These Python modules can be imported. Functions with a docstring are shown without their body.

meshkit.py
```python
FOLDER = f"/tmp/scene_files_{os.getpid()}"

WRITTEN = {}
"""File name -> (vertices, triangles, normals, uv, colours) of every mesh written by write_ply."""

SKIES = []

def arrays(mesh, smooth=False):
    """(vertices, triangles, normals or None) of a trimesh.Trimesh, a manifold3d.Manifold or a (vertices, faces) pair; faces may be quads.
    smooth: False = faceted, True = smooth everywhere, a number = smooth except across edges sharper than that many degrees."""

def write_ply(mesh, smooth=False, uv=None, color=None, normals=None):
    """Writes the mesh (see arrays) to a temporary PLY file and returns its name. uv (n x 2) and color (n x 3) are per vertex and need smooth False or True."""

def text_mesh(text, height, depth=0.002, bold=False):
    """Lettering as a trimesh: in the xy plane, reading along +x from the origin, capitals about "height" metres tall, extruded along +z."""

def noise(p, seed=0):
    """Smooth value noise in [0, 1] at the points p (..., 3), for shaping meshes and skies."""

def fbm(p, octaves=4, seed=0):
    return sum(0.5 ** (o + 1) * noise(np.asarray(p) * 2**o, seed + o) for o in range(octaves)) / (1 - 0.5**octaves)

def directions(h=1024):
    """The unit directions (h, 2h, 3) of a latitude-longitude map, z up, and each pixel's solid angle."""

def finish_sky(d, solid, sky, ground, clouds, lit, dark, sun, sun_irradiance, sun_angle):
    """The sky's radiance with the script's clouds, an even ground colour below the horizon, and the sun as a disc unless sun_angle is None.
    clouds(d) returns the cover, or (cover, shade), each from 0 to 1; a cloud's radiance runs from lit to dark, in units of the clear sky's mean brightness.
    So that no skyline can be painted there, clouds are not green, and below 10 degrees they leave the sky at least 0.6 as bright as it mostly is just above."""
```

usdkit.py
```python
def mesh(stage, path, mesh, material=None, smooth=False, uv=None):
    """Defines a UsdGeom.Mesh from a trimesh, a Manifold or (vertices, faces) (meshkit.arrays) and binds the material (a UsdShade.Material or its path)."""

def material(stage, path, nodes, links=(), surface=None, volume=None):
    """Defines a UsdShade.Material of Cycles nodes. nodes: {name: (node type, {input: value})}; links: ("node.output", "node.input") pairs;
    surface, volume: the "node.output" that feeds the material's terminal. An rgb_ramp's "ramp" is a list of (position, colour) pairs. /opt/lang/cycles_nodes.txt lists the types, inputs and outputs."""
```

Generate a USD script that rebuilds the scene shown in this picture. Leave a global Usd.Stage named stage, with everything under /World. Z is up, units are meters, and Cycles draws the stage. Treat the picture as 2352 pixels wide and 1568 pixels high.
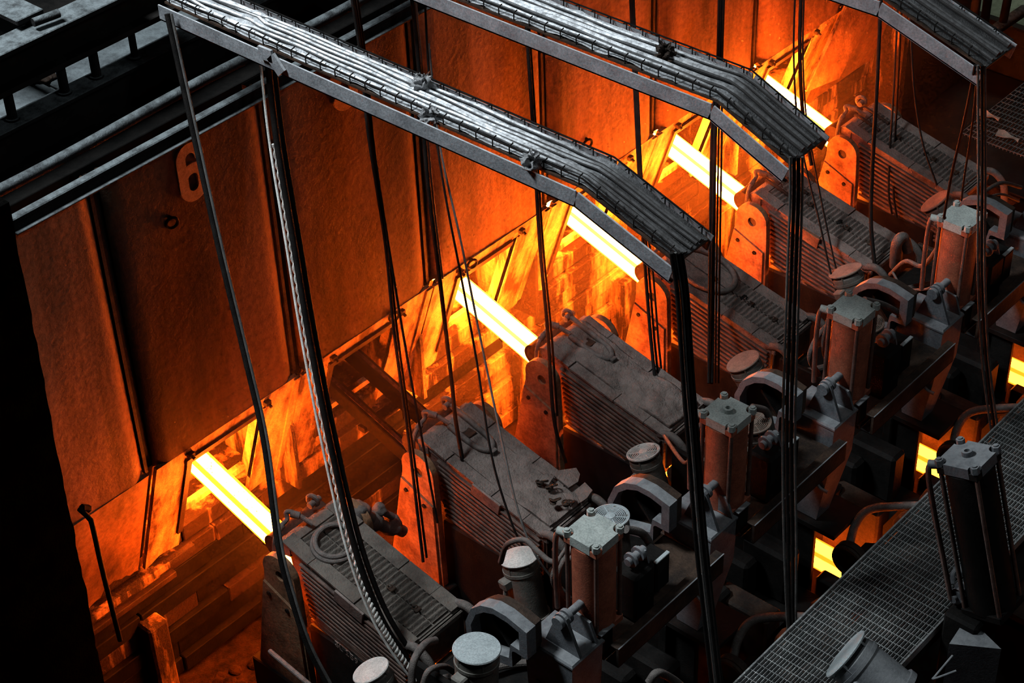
import math, random
import numpy as np, trimesh, manifold3d, shapely
from shapely.geometry import Polygon, Point
from pxr import Usd, UsdGeom, UsdLux, UsdShade, Gf, Sdf, Vt
import usdkit, meshkit

random.seed(7)
rng = np.random.default_rng(7)
stage = Usd.Stage.CreateInMemory()
UsdGeom.SetStageUpAxis(stage, 'Z'); UsdGeom.SetStageMetersPerUnit(stage, 1.0)
UsdGeom.Xform.Define(stage, '/World'); UsdGeom.Scope.Define(stage, '/World/Looks')

# ------------------------------------------------------------------ camera, lights, exposure
# x runs along the chamber wall (away from the camera), y into the wall, z up; unit metres
ROT = np.array([[0.6601178207897193, -0.7504660164686413, -0.03232987475263144],
                [-0.47656693618878376, -0.3851481873011685, -0.7902814872880799],
                [0.5806276069973486, 0.5370862425572942, -0.6118904722646198]])   # rows: right, down, forward
FPX = 4374.56
EYE = np.array([-6.55908464, -9.48734214, 9.6768577])
cam = UsdGeom.Camera.Define(stage, '/World/camera')
cam.CreateHorizontalApertureAttr(36.0); cam.CreateVerticalApertureAttr(24.0)
cam.CreateFocalLengthAttr(36.0 * FPX / 2352)
cam.CreateClippingRangeAttr(Gf.Vec2f(0.1, 200))
cam.CreateExposureAttr(0.0)
m = np.eye(4); m[0, :3] = ROT[0]; m[1, :3] = -ROT[1]; m[2, :3] = -ROT[2]; m[3, :3] = EYE
cam.AddTransformOp().Set(Gf.Matrix4d(*m.ravel().tolist()))


def area_lamp(name, pos, look, w, h, strength, color):
    l = UsdLux.RectLight.Define(stage, '/World/' + name)
    l.CreateWidthAttr(w); l.CreateHeightAttr(h); l.CreateIntensityAttr(strength); l.CreateColorAttr(Gf.Vec3f(*color))
    z = np.array(pos, float) - np.array(look, float); z /= np.linalg.norm(z)
    x = np.cross([0, 1, 0.01], z); x /= np.linalg.norm(x); y = np.cross(z, x)
    mm = np.eye(4); mm[0, :3] = x; mm[1, :3] = y; mm[2, :3] = z; mm[3, :3] = pos
    l.AddTransformOp().Set(Gf.Matrix4d(*mm.ravel().tolist()))


# the hall's cold high-bay lamps, above the near end of the machine and further down the hall
area_lamp('hall_lamp', (-3.0, 1.6, 11.0), (1.5, -2.0, 0), 2.0, 2.0, 122, (0.86, 0.95, 1.0))
area_lamp('hall_lamp_001', (3.0, -10.0, 12.0), (3.0, -4, 0), 2.0, 2.0, 12, (0.86, 0.96, 1.0))
area_lamp('hall_lamp_002', (16.0, 1.0, 1.5), (16, 1, -2.6), 1.2, 1.2, 9, (0.95, 1.0, 0.82))


def at(px, py, x=None, y=None, z=None):
    """the point of the plane x=, y= or z= that the photograph shows at a pixel (used to measure the place)"""
    d = ROT.T @ np.array([px - 1176.0, py - 784.0, FPX])
    for i, v in enumerate((x, y, z)):
        if v is not None:
            return EYE + d * (v - EYE[i]) / d[i]


# ------------------------------------------------------------------ materials
M = {}


def mat(name, nodes, links, surface='p.BSDF', volume=None):
    M[name] = usdkit.material(stage, '/World/Looks/' + name, nodes, links, surface=surface, volume=volume)


def surf(name, a, b, rough=0.75, scale=9.0, dust=None, amount=0.8, streak=False, bump=0.25, metallic=0.0, contrast=(0.35, 0.65), spec=0.35, mottled=(0.35, 0.6), dark_end=None):
    """weathered steel: two tones in noise (stretched down the wall for streaks), loose dust lying on what faces up"""
    n = {'g': ('geometry', {}), 'm': ('mapping', {'scale': (1, 1, 0.16) if streak else (1, 1, 1)}),
         'n': ('noise_texture', {'scale': scale, 'detail': 6, 'roughness': 0.62}), 'f': ('noise_texture', {'scale': scale * 9, 'detail': 4, 'roughness': 0.65}),
         'r': ('rgb_ramp', {'ramp': [(contrast[0], a), (contrast[1], b)]}),
         'k': ('rgb_ramp', {'ramp': [(0.32, (0.55, 0.55, 0.55)), (0.62, (1, 1, 1))]}),
         'mul': ('mix_color', {'blend_type': 'multiply', 'fac': 0.8}),
         'bp': ('bump', {'strength': bump, 'distance': 0.02}),
         'p': ('principled_bsdf', {'roughness': rough, 'metallic': metallic, 'specular_ior_level': spec})}
    l = [('g.position', 'm.vector'), ('m.vector', 'n.vector'), ('g.position', 'f.vector'), ('n.fac', 'r.fac'), ('f.fac', 'k.fac'), ('r.color', 'mul.a'), ('k.color', 'mul.b'),
         ('f.fac', 'bp.height'), ('bp.normal', 'p.normal')]
    out = 'mul.result'
    if dust is not None:
        n |= {'sx': ('separate_xyz', {}), 'up': ('map_range', {'from_min': 0.25, 'from_max': 0.8, 'to_min': 0, 'to_max': amount, 'clamp': True}),
              'dn': ('noise_texture', {'scale': scale * 1.7, 'detail': 7, 'roughness': 0.7}), 'dr': ('map_range', {'from_min': mottled[0], 'from_max': mottled[1], 'to_min': 0.25, 'to_max': 1, 'clamp': True}),
              'dm': ('math', {'math_type': 'multiply'}), 'dust': ('mix_color', {'b': dust})}
        l += [('g.normal', 'sx.vector'), ('sx.z', 'up.value'), ('g.position', 'dn.vector'), ('dn.fac', 'dr.value'), ('up.result', 'dm.value1'), ('dr.result', 'dm.value2'),
              ('dm.value', 'dust.fac'), (out, 'dust.a')]
        out = 'dust.result'
    if dark_end is not None:   # colour fades to near black beyond this y, towards the drooping tray ends
        n |= {'py': ('separate_xyz', {}), 'sm': ('map_range', {'from_min': dark_end[0], 'from_max': dark_end[1], 'to_min': 0.0, 'to_max': 0.93, 'clamp': True}), 'sn': ('noise_texture', {'scale': 5.0, 'detail': 4}),
              'so': ('math', {'math_type': 'multiply_add', 'value2': 0.8, 'value3': -0.4}), 'sy': ('math', {'math_type': 'add'}), 'near_black': ('mix_color', {'b': (0.016, 0.013, 0.012)})}
        l += [('g.position', 'py.vector'), ('g.position', 'sn.vector'), ('sn.fac', 'so.value1'), ('py.y', 'sy.value1'), ('so.value', 'sy.value2'), ('sy.value', 'sm.value'), ('sm.result', 'near_black.fac'), (out, 'near_black.a')]
        out = 'near_black.result'
    l.append((out, 'p.base_color'))
    mat(name, n, l)


surf('rust_panel', (0.05, 0.026, 0.017), (0.40, 0.215, 0.115), 0.7, 2.4, streak=True, bump=0.35, contrast=(0.34, 0.68))
surf('shaded_panel', (0.022, 0.012, 0.009), (0.17, 0.09, 0.052), 0.75, 1.6, streak=True, bump=0.35, contrast=(0.36, 0.70), spec=0.2)  # darker copy of rust_panel, dimness of two near panels painted into it
surf('scaled_skirt', (0.07, 0.03, 0.014), (0.62, 0.42, 0.23), 0.75, 5.5, streak=True, bump=0.6, contrast=(0.38, 0.60))
surf('ledge_crust', (0.022, 0.010, 0.007), (0.55, 0.36, 0.2), 0.8, 3.3, streak=True, bump=0.8, contrast=(0.50, 0.63))
surf('burnt_steel', (0.016, 0.011, 0.009), (0.06, 0.036, 0.024), 0.65, 5.0, bump=0.3, spec=0.2)
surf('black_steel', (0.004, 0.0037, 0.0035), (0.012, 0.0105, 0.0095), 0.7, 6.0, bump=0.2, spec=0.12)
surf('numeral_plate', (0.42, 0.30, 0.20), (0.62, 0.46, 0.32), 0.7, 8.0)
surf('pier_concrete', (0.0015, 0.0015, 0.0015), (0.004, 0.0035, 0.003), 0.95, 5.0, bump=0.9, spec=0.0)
surf('rubble_floor', (0.006, 0.004, 0.003), (0.05, 0.028, 0.017), 0.9, 7.0, bump=1.0, spec=0.1)
surf('dusty_beam', (0.008, 0.0075, 0.0075), (0.018, 0.016, 0.016), 0.8, 7.0, dust=(0.15, 0.17, 0.178), amount=0.95, bump=0.5, spec=0.1)
surf('dusty_deck', (0.02, 0.021, 0.023), (0.04, 0.04, 0.043), 0.9, 3.0, dust=(0.12, 0.138, 0.145), amount=1.0, bump=0.6, spec=0.1)
surf('housing_steel', (0.07, 0.05, 0.043), (0.19, 0.14, 0.122), 0.75, 6.0, dust=(0.27, 0.22, 0.195), amount=0.8, bump=0.7)
surf('housing_dark', (0.05, 0.04, 0.035), (0.12, 0.10, 0.085), 0.75, 6.0, dust=(0.15, 0.13, 0.11), amount=0.8, bump=0.7)
surf('housing_dust', (0.075, 0.058, 0.05), (0.17, 0.135, 0.118), 0.9, 5.0, dust=(0.235, 0.19, 0.17), amount=0.8, bump=1.0)
surf('fin_steel', (0.05, 0.032, 0.026), (0.15, 0.095, 0.075), 0.6, 6.0, bump=0.4)
surf('bracket_steel', (0.09, 0.045, 0.028), (0.32, 0.18, 0.10), 0.65, 4.0, bump=0.35, contrast=(0.32, 0.62), spec=0.15)
surf('grey_paint', (0.085, 0.09, 0.10), (0.14, 0.148, 0.16), 0.6, 7.0, dust=(0.26, 0.27, 0.275), amount=0.6, bump=0.15)
surf('motor_paint', (0.075, 0.07, 0.06), (0.13, 0.12, 0.105), 0.55, 8.0, dust=(0.24, 0.225, 0.2), amount=0.6, bump=0.2)
surf('lid_dust', (0.34, 0.38, 0.39), (0.44, 0.49, 0.50), 0.85, 9.0, bump=0.3)
surf('lid_pale', (0.50, 0.48, 0.45), (0.66, 0.63, 0.59), 0.85, 9.0, bump=0.3)
surf('lid_brown', (0.20, 0.15, 0.12), (0.32, 0.24, 0.19), 0.85, 9.0, bump=0.3)
surf('red_paint', (0.24, 0.062, 0.033), (0.40, 0.115, 0.06), 0.55, 8.0, bump=0.15)
surf('cylinder_top', (0.30, 0.33, 0.31), (0.42, 0.45, 0.42), 0.75, 9.0, bump=0.2)
surf('rod_steel', (0.09, 0.05, 0.04), (0.19, 0.11, 0.09), 0.45, 9.0, metallic=0.3, bump=0.15)
surf('tray_zinc', (0.14, 0.145, 0.155), (0.24, 0.25, 0.265), 0.75, 6.0, dust=(0.45, 0.46, 0.48), amount=0.8, bump=0.25)
surf('tray_dust', (0.03, 0.03, 0.032), (0.42, 0.43, 0.45), 0.95, 9.0, dust=(0.70, 0.72, 0.75), amount=0.85, bump=1.0, dark_end=(-2.9, -3.7))
surf('cable_dusty', (0.04, 0.039, 0.04), (0.09, 0.088, 0.09), 0.8, 12.0, dust=(0.84, 0.86, 0.89), amount=1.0, bump=0.4, dark_end=(-2.7, -3.6))
surf('cable_black', (0.006, 0.0055, 0.0055), (0.014, 0.012, 0.011), 0.75, 12.0, bump=0.3, spec=0.08)
surf('cable_grey', (0.05, 0.047, 0.045), (0.10, 0.095, 0.09), 0.6, 12.0, bump=0.3)
surf('rope_pale', (0.5, 0.5, 0.47), (0.85, 0.85, 0.8), 0.7, 14.0, bump=0.4)
surf('hose_dusty', (0.055, 0.045, 0.04), (0.11, 0.092, 0.082), 0.75, 12.0, dust=(0.22, 0.195, 0.18), amount=0.6, bump=0.6)
surf('grating_zinc', (0.35, 0.36, 0.36), (0.75, 0.78, 0.77), 0.26, 5.0, metallic=0.7, bump=0.5)
surf('green_floor', (0.16, 0.19, 0.14), (0.30, 0.34, 0.27), 0.9, 1.5, bump=0.3)
surf('foil_rag', (0.28, 0.28, 0.29), (0.55, 0.55, 0.56), 0.5, 14.0, bump=1.0)

CORNER = 0.030


def hot(name, white, edge, width, flakes):
    """glowing steel: corners of the section have cooled further than its faces; st.x runs round the section, one face per quarter"""
    n = {'uv': ('uvmap', {'attribute': 'st'}), 's': ('separate_xyz', {}), 'x4': ('math', {'math_type': 'multiply', 'value2': 4.0}), 'fr': ('math', {'math_type': 'fraction'}),
         'c': ('math', {'math_type': 'subtract', 'value2': 0.5}), 'ab': ('math', {'math_type': 'absolute'}),
         'nz': ('noise_texture', {'scale': 26, 'detail': 3}), 'g': ('geometry', {}), 'nm': ('math', {'math_type': 'multiply_add', 'value2': 0.03, 'value3': -0.015}), 'ad': ('math', {'math_type': 'add'}),
         'r': ('rgb_ramp', {'ramp': [(0.5 - width * 1.5, white), (0.5 - width, edge), (0.5, edge)]}),
         'fl': ('noise_texture', {'scale': 70, 'detail': 2}), 'fm': ('mapping', {'scale': (1, 0.45, 1)}), 'fk': ('rgb_ramp', {'ramp': [(flakes - 0.02, (0.30, 0.26, 0.22)), (flakes, (1, 1, 1))]}),
         'mul': ('mix_color', {'blend_type': 'multiply', 'fac': 1.0, 'use_clamp': False}), 'e': ('emission', {}),
         'px': ('separate_xyz', {}), 'cool': ('map_range', {'from_min': -0.7, 'from_max': -2.0, 'to_min': 1.0, 'to_max': 0.075, 'clamp': True})}
    l = [('uv.UV', 's.vector'), ('s.x', 'x4.value1'), ('x4.value', 'fr.value1'), ('fr.value', 'c.value1'), ('c.value', 'ab.value1'), ('g.position', 'nz.vector'), ('nz.fac', 'nm.value1'),
         ('ab.value', 'ad.value1'), ('nm.value', 'ad.value2'), ('ad.value', 'r.fac'), ('g.position', 'fm.vector'), ('fm.vector', 'fl.vector'), ('fl.fac', 'fk.fac'), ('r.color', 'mul.a'), ('fk.color', 'mul.b'), ('mul.result', 'e.color'), ('g.position', 'px.vector'), ('px.y', 'cool.value'), ('cool.result', 'e.strength')]   # the steel cools as it runs out
    mat(name, n, l, 'e.emission')


hot('hot_steel', (300, 42.0, 2.6), (80, 8.0, 0.27), 0.115, 0.0)
hot('cooler_steel', (190, 26.0, 1.5), (50, 3.6, 0.06), 0.14, 0.335)

# ------------------------------------------------------------------ prims
used = {}


def numbered(name, parent='/World'):
    key = (parent, name); k = used.get(key, -1) + 1; used[key] = k
    return f'{parent}/{name}' + (f'_{k:03d}' if k else '')


def tag(prim, label=None, cat=None, group=None, kind=None):
    for k, v in (('label', label), ('category', cat), ('group', group), ('kind', kind)):
        if v: prim.SetCustomDataByKey(k, v)
    return prim


def P(p):
    return '/World' if p is None else str(p.GetPath())


def obj(name, mesh, material, parent=None, smooth=35, uv=None, **kw):
    if isinstance(mesh, (list, tuple)) and not (len(mesh) == 2 and isinstance(mesh[0], np.ndarray)): mesh = trimesh.util.concatenate(mesh)
    g = usdkit.mesh(stage, numbered(name, P(parent)), mesh, M[material], smooth=smooth, uv=uv)
    return tag(g.GetPrim(), **kw)


def thing(name, label=None, cat=None, loc=(0, 0, 0), group=None, kind=None, rot=(0, 0, 0), parent=None):
    x = UsdGeom.Xform.Define(stage, numbered(name, P(parent)))
    x.AddTranslateOp().Set(Gf.Vec3d(*map(float, loc)))
    if any(rot): x.AddRotateXYZOp().Set(Gf.Vec3f(*map(float, rot)))
    return tag(x.GetPrim(), label, cat, group, kind)


def dup(root, name, label, loc, rot=(0, 0, 0), group=None):
    r = thing(name, label, root.GetCustomDataByKey('category'), loc, group, rot=rot)
    r.GetReferences().AddInternalReference(root.GetPath()); r.SetInstanceable(True)
    tag(r, label, None, group)
    return r


# ------------------------------------------------------------------ shapes
def V(*a): return np.array(a, float)


def box(lo, hi, bev=0.0):
    lo, hi = np.minimum(lo, hi).astype(float), np.maximum(lo, hi).astype(float)
    if bev <= 0:
        b = trimesh.creation.box(hi - lo); b.apply_translation((lo + hi) / 2); return b
    bev = min(bev, 0.45 * (hi - lo).min()); pts = []
    for i in range(3):
        for s in np.ndindex(2, 2, 2):
            p = np.where(s, hi, lo).astype(float)
            for j in range(3):
                if j != i: p[j] += bev * (1 - 2 * s[j])
            pts.append(p)
    return trimesh.convex.convex_hull(np.array(pts))


def frame_of(d, up=(0, 0, 1)):
    d = np.asarray(d, float) / np.linalg.norm(d); u = np.asarray(up, float)
    if abs(d @ u) > 0.99: u = V(0, 1, 0)
    a = np.cross(u, d); a /= np.linalg.norm(a); b = np.cross(d, a)
    return a, b, d


def bar(p, q, w, h, bev=0.0, up=(0, 0, 1)):
    """a bar from p to q, w wide, h high"""
    p, q = V(*p), V(*q); a, b, d = frame_of(q - p, up); L = np.linalg.norm(q - p)
    m_ = box((-w / 2, -h / 2, 0), (w / 2, h / 2, L), bev)
    t = np.eye(4); t[:3, 0] = a; t[:3, 1] = b; t[:3, 2] = d; t[:3, 3] = p
    m_.apply_transform(t); return m_


def cyl(p, q, r, r2=None, n=20, caps=True):
    return tube([p, q], [r, r if r2 is None else r2], n, caps)


def tube(pts, r, n=10, caps=True):
    pts = np.asarray(pts, float); k = len(pts); r = np.broadcast_to(np.asarray(r, float), (k,))
    t = np.gradient(pts, axis=0); t /= np.linalg.norm(t, axis=1, keepdims=True) + 1e-12
    a, b, _ = frame_of(t[0]); A = []
    for i in range(k):
        a = a - (a @ t[i]) * t[i]; a /= np.linalg.norm(a); A.append((a.copy(), np.cross(t[i], a)))
    an = np.arange(n) * 2 * np.pi / n
    v = np.vstack([pts[i] + r[i] * (np.cos(an)[:, None] * A[i][0] + np.sin(an)[:, None] * A[i][1]) for i in range(k)])
    i, j = np.meshgrid(np.arange(k - 1), np.arange(n), indexing='ij')
    q = np.stack([i * n + j, i * n + (j + 1) % n, (i + 1) * n + (j + 1) % n, (i + 1) * n + j], -1).reshape(-1, 4)
    f = np.vstack([q[:, [0, 1, 2]], q[:, [0, 2, 3]]])
    if caps:
        c0, c1 = len(v), len(v) + 1; v = np.vstack([v, pts[0], pts[-1]]); jj = np.arange(n)
        f = np.vstack([f, np.stack([np.full(n, c0), (jj + 1) % n, jj], 1), np.stack([np.full(n, c1), (k - 1) * n + jj, (k - 1) * n + (jj + 1) % n], 1)])
    return trimesh.Trimesh(v, f, process=False)


def spline(pts, per=8):
    p = np.asarray(pts, float)
    if len(p) < 3: return np.linspace(p[0], p[-1], per + 1)
    e = np.vstack([2 * p[0] - p[1], p, 2 * p[-1] - p[-2]]); out = []
    for i in range(1, len(e) - 2):
        t = np.linspace(0, 1, per, endpoint=False)[:, None]
        a, b, c, d = e[i - 1], e[i], e[i + 1], e[i + 2]
        out.append(0.5 * (2 * b + (c - a) * t + (2 * a - 5 * b + 4 * c - d) * t**2 + (3 * b - a - 3 * c + d) * t**3))
    return np.vstack(out + [p[-1:]])


def lathe(prof, origin, axis, n=32):
    """prof: (radius, height) pairs along axis"""
    a, b, d = frame_of(axis); an = np.arange(n) * 2 * np.pi / n; o = V(*origin); prof = np.asarray(prof, float)
    v = np.vstack([o + h * d + r * (np.cos(an)[:, None] * a + np.sin(an)[:, None] * b) for r, h in prof]); k = len(prof)
    i, j = np.meshgrid(np.arange(k - 1), np.arange(n), indexing='ij')
    q = np.stack([i * n + j, i * n + (j + 1) % n, (i + 1) * n + (j + 1) % n, (i + 1) * n + j], -1).reshape(-1, 4)
    m_ = trimesh.Trimesh(v, np.vstack([q[:, [0, 1, 2]], q[:, [0, 2, 3]]]), process=False); return m_


def ring(c, axis, R, r, n=40, k=8):
    a, b, d = frame_of(axis); an = np.linspace(0, 2 * np.pi, n + 1)
    return tube(V(*c) + R * (np.cos(an)[:, None] * a + np.sin(an)[:, None] * b), r, k, False)


def prism(poly, axis, lo, hi):
    """a polygon (shapely or points) extruded along an axis. x: polygon is (y, z); y: (x, z); z: (x, y)"""
    poly = poly if hasattr(poly, 'exterior') else Polygon(poly)
    e = trimesh.creation.extrude_polygon(poly, hi - lo, engine='earcut'); v = e.vertices.copy()
    if axis == 'x': e.vertices = np.stack([v[:, 2] + lo, v[:, 0], v[:, 1]], 1)
    if axis == 'y': e.vertices = np.stack([v[:, 0], v[:, 2] + lo, v[:, 1]], 1); e.invert()
    if axis == 'z': e.vertices = v + [0, 0, lo]
    return e


def sheet(fn, nu, nv, thick):
    """a solid plate: fn(u, v) -> front points; the back lies thick further along (given vector)"""
    u, v = np.meshgrid(np.linspace(0, 1, nu + 1), np.linspace(0, 1, nv + 1), indexing='ij')
    A = fn(u, v).reshape(-1, 3); B = A + np.asarray(thick, float); n = len(A); w = nv + 1
    i, j = np.meshgrid(np.arange(nu), np.arange(nv), indexing='ij')
    q = np.stack([i * w + j, (i + 1) * w + j, (i + 1) * w + j + 1, i * w + j + 1], -1).reshape(-1, 4)
    F = [q, q[:, ::-1] + n]
    bd = [(i_ * w, (i_ + 1) * w) for i_ in range(nu)] + [(nu * w + j_, nu * w + j_ + 1) for j_ in range(nv)] + [((i_ + 1) * w + nv, i_ * w + nv) for i_ in range(nu)] + [(j_ + 1, j_) for j_ in range(nv)]
    F.append(np.array([(b, a, a + n, b + n) for a, b in bd])); F = np.vstack(F)
    m_ = trimesh.Trimesh(np.vstack([A, B]), np.vstack([F[:, [0, 1, 2]], F[:, [0, 2, 3]]]), process=False)
    trimesh.repair.fix_normals(m_) if m_.volume < 0 else None
    return m_


def rock(c, r, seed, squash=0.7):
    s = trimesh.creation.icosphere(2, 1.0); v = s.vertices
    v = v * (0.65 + 0.7 * meshkit.fbm(v * 1.4 + seed * 3.1, 3, seed)[:, None]) * [1, 1, squash]
    s.vertices = v * r + V(*c); return s


S = 1.555                       # strand spacing
SL = math.radians(18.5)         # slope of the strands where they leave the chamber
ORD = ['nearest', 'second', 'third', 'fourth', 'fifth', 'farthest']
BEND, TN = 0.07, math.tan(SL)


def skirt(x, s, out=0.0):
    """a point on the wall's lower, inward sloping plane: s metres below the bend"""
    return V(x, math.sin(SL) * s - math.cos(SL) * out, BEND - math.cos(SL) * s - math.sin(SL) * out)


# ================================================================== THE CHAMBER WALL
wall = thing('wall_back', 'tall rusty plated chamber wall with six strand openings', kind='structure')
SEAM = [-0.40, 1.16, 2.73, 4.29, 5.86, 7.50, 9.10]
edges = [-1.35] + SEAM + [10.52]
TOP = 2.76
for k in range(len(edges) - 1):
    x0, x1 = edges[k] + (0.055 if k else 0), edges[k + 1] - (0.055 if k < len(edges) - 2 else 0)

    def front(u, v, x0=x0, x1=x1, k=k):
        x = x0 + (x1 - x0) * u; z = BEND + (TOP - BEND) * v
        e = np.minimum(u, 1 - u) * (x1 - x0)
        y = 0.055 * np.clip(1 - e / 0.13, 0, 1) ** 2
        n = meshkit.fbm(np.stack([x * 1.3, z * 0.8, 0 * x + k * 7.7], -1), 3, 3)
        return np.stack([x, y + 0.035 * (n - 0.5) * np.clip(e / 0.1, 0, 1) + 0.05, z], -1) - [0, 0.05, 0]
    obj('upper_panel', sheet(front, 36, 40, (0, 0.03, 0)), 'shaded_panel' if k in (1, 2) else 'rust_panel', wall, smooth=60)
for k, x in enumerate(SEAM):
    obj('seam_channel', [box((x - 0.10, 0.075, BEND - 0.02), (x + 0.10, 0.13, TOP))], 'black_steel', wall)
    obj('seam_bar', bar((x - 0.03, 0.055, BEND), (x - 0.03, 0.055, TOP), 0.03, 0.04), 'burnt_steel', wall)
# lower skirt plates, cut round the openings, hanging inwards below the bend
OP0, OP1, OT, OB = 0.0, 0.76, 0.14, 1.12


def skirt_mesh(poly, o0, o1):
    e = trimesh.creation.extrude_polygon(poly, o1 - o0, engine='earcut'); v = e.vertices
    e.vertices = np.stack([v[:, 0], math.sin(SL) * v[:, 1] - math.cos(SL) * (v[:, 2] + o0), BEND - math.cos(SL) * v[:, 1] - math.sin(SL) * (v[:, 2] + o0)], 1)
    return e


for k in range(-1, 7):
    a = edges[k + 1] + (0.04 if k >= 0 else 0); b = edges[k + 2] - 0.04; o = S * k
    bot = 1.38
    low = [(x, bot + 0.05 * math.sin(9 * x + k) + 0.05 * random.random() - 0.10 * (x > a + 0.6 * (b - a))) for x in np.linspace(b, a, 22)]
    poly = Polygon([(a, 0), (b, 0)] + low)
    if 0 <= k <= 5:
        poly = poly.difference(shapely.box(o + OP0, OT, o + OP1, 3))
    if k == 6:
        poly = Polygon([(9.14, 0), (10.52, 0), (10.52, 2.6), (9.14, 2.6)])
    for g in getattr(poly, 'geoms', [poly]):
        g = g.segmentize(0.12)
        obj('skirt_plate', skirt_mesh(g, -0.035, 0.0), 'rust_panel' if k in (-1, 6) else 'scaled_skirt', wall)
for k in range(6):
    o = S * k
    obj('lintel', skirt_mesh(shapely.box(o - 0.06, OT - 0.015, o + OP1 - 0.08, OT + 0.045), -0.10, 0.025), 'burnt_steel', wall)
    obj('left_jamb', skirt_mesh(shapely.box(o - 0.05, OT, o, OB + 0.05), -0.10, 0.02), 'burnt_steel', wall)
    obj('right_jamb', skirt_mesh(shapely.box(o + OP1, OT, o + OP1 + 0.03, OB), -0.12, 0.01), 'scaled_skirt', wall)
    obj('sill_bar', [bar(skirt(o, OB - 0.08, -0.1), skirt(o + OP1, OB - 0.08, -0.1), 0.06, 0.05)], 'scaled_skirt', wall)
    for x in (o - 0.03, o + OP1 + 0.02):
        c = skirt(x, 0.07, 0.0); obj('lug', [box(c + [-0.03, -0.045, -0.02], c + [0.03, 0.0, 0.025], 0.006), cyl(c + [0, -0.02, 0], c + [0, -0.07, -0.02], 0.014, n=8)], 'burnt_steel', wall)
    # spray pipe hanging inside the opening
    c = V(o + 0.47, 0.24, -0.22)
    obj('spray_pipe', [ring(c, (0.3, 0.4, 1), 0.085, 0.022, 28, 8)], 'scaled_skirt', wall)
for k in range(5):   # flat angle strips stiffening the skirt beside the seams
    for s_, x in ((1, SEAM[k + 1] + 0.045), (-1, SEAM[k + 1] - 0.045)):
        obj('skirt_stiffener', [bar(skirt(x, 0.02, 0.0), skirt(x, 1.28, 0.0), 0.03, 0.07, up=(1, 0, 0))], 'scaled_skirt', wall)
    obj('skirt_groove', [bar(skirt(SEAM[k + 1], 0.0, -0.09), skirt(SEAM[k + 1], 1.3, -0.09), 0.02, 0.12, up=(1, 0, 0))], 'black_steel', wall)
obj('skirt_groove', [bar(skirt(SEAM[0], 0.0, -0.07), skirt(SEAM[0], 1.3, -0.07), 0.02, 0.10, up=(1, 0, 0))], 'black_steel', wall)
# numerals welded on the panels


def numeral(line, cx, cz, label):
    """a welded plate numeral: flat strokes with rounded ends"""
    g = line.buffer(0.042, 6); e = prism(g, 'y', -0.016, 0.004); e.apply_translation((cx, -0.004, cz))
    obj('numeral', e, 'numeral_plate', wall, smooth=False, label=label)


arc = lambda cx, cz, rx, rz, a0, a1: [(cx + rx * math.cos(math.radians(a)), cz + rz * math.sin(math.radians(a))) for a in np.linspace(a0, a1, 14)]
c6 = at(437, 392, y=0.0); c5 = at(787, 186, y=0.0)
numeral(shapely.LineString(arc(0, 0.11, 0.085, 0.085, 0, 180) + arc(0, -0.115, 0.085, 0.085, 180, 360) + arc(0, -0.045, 0.085, 0.07, 0, 170)), c6[0], c6[2], 'raised numeral 6')
numeral(shapely.LineString([(0.09, 0.20), (-0.075, 0.20), (-0.085, 0.03)] + arc(0, -0.02, 0.09, 0.075, 140, 20) + arc(0, -0.11, 0.09, 0.09, 0, -165)), c5[0], c5[2], 'raised numeral 5')
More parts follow.
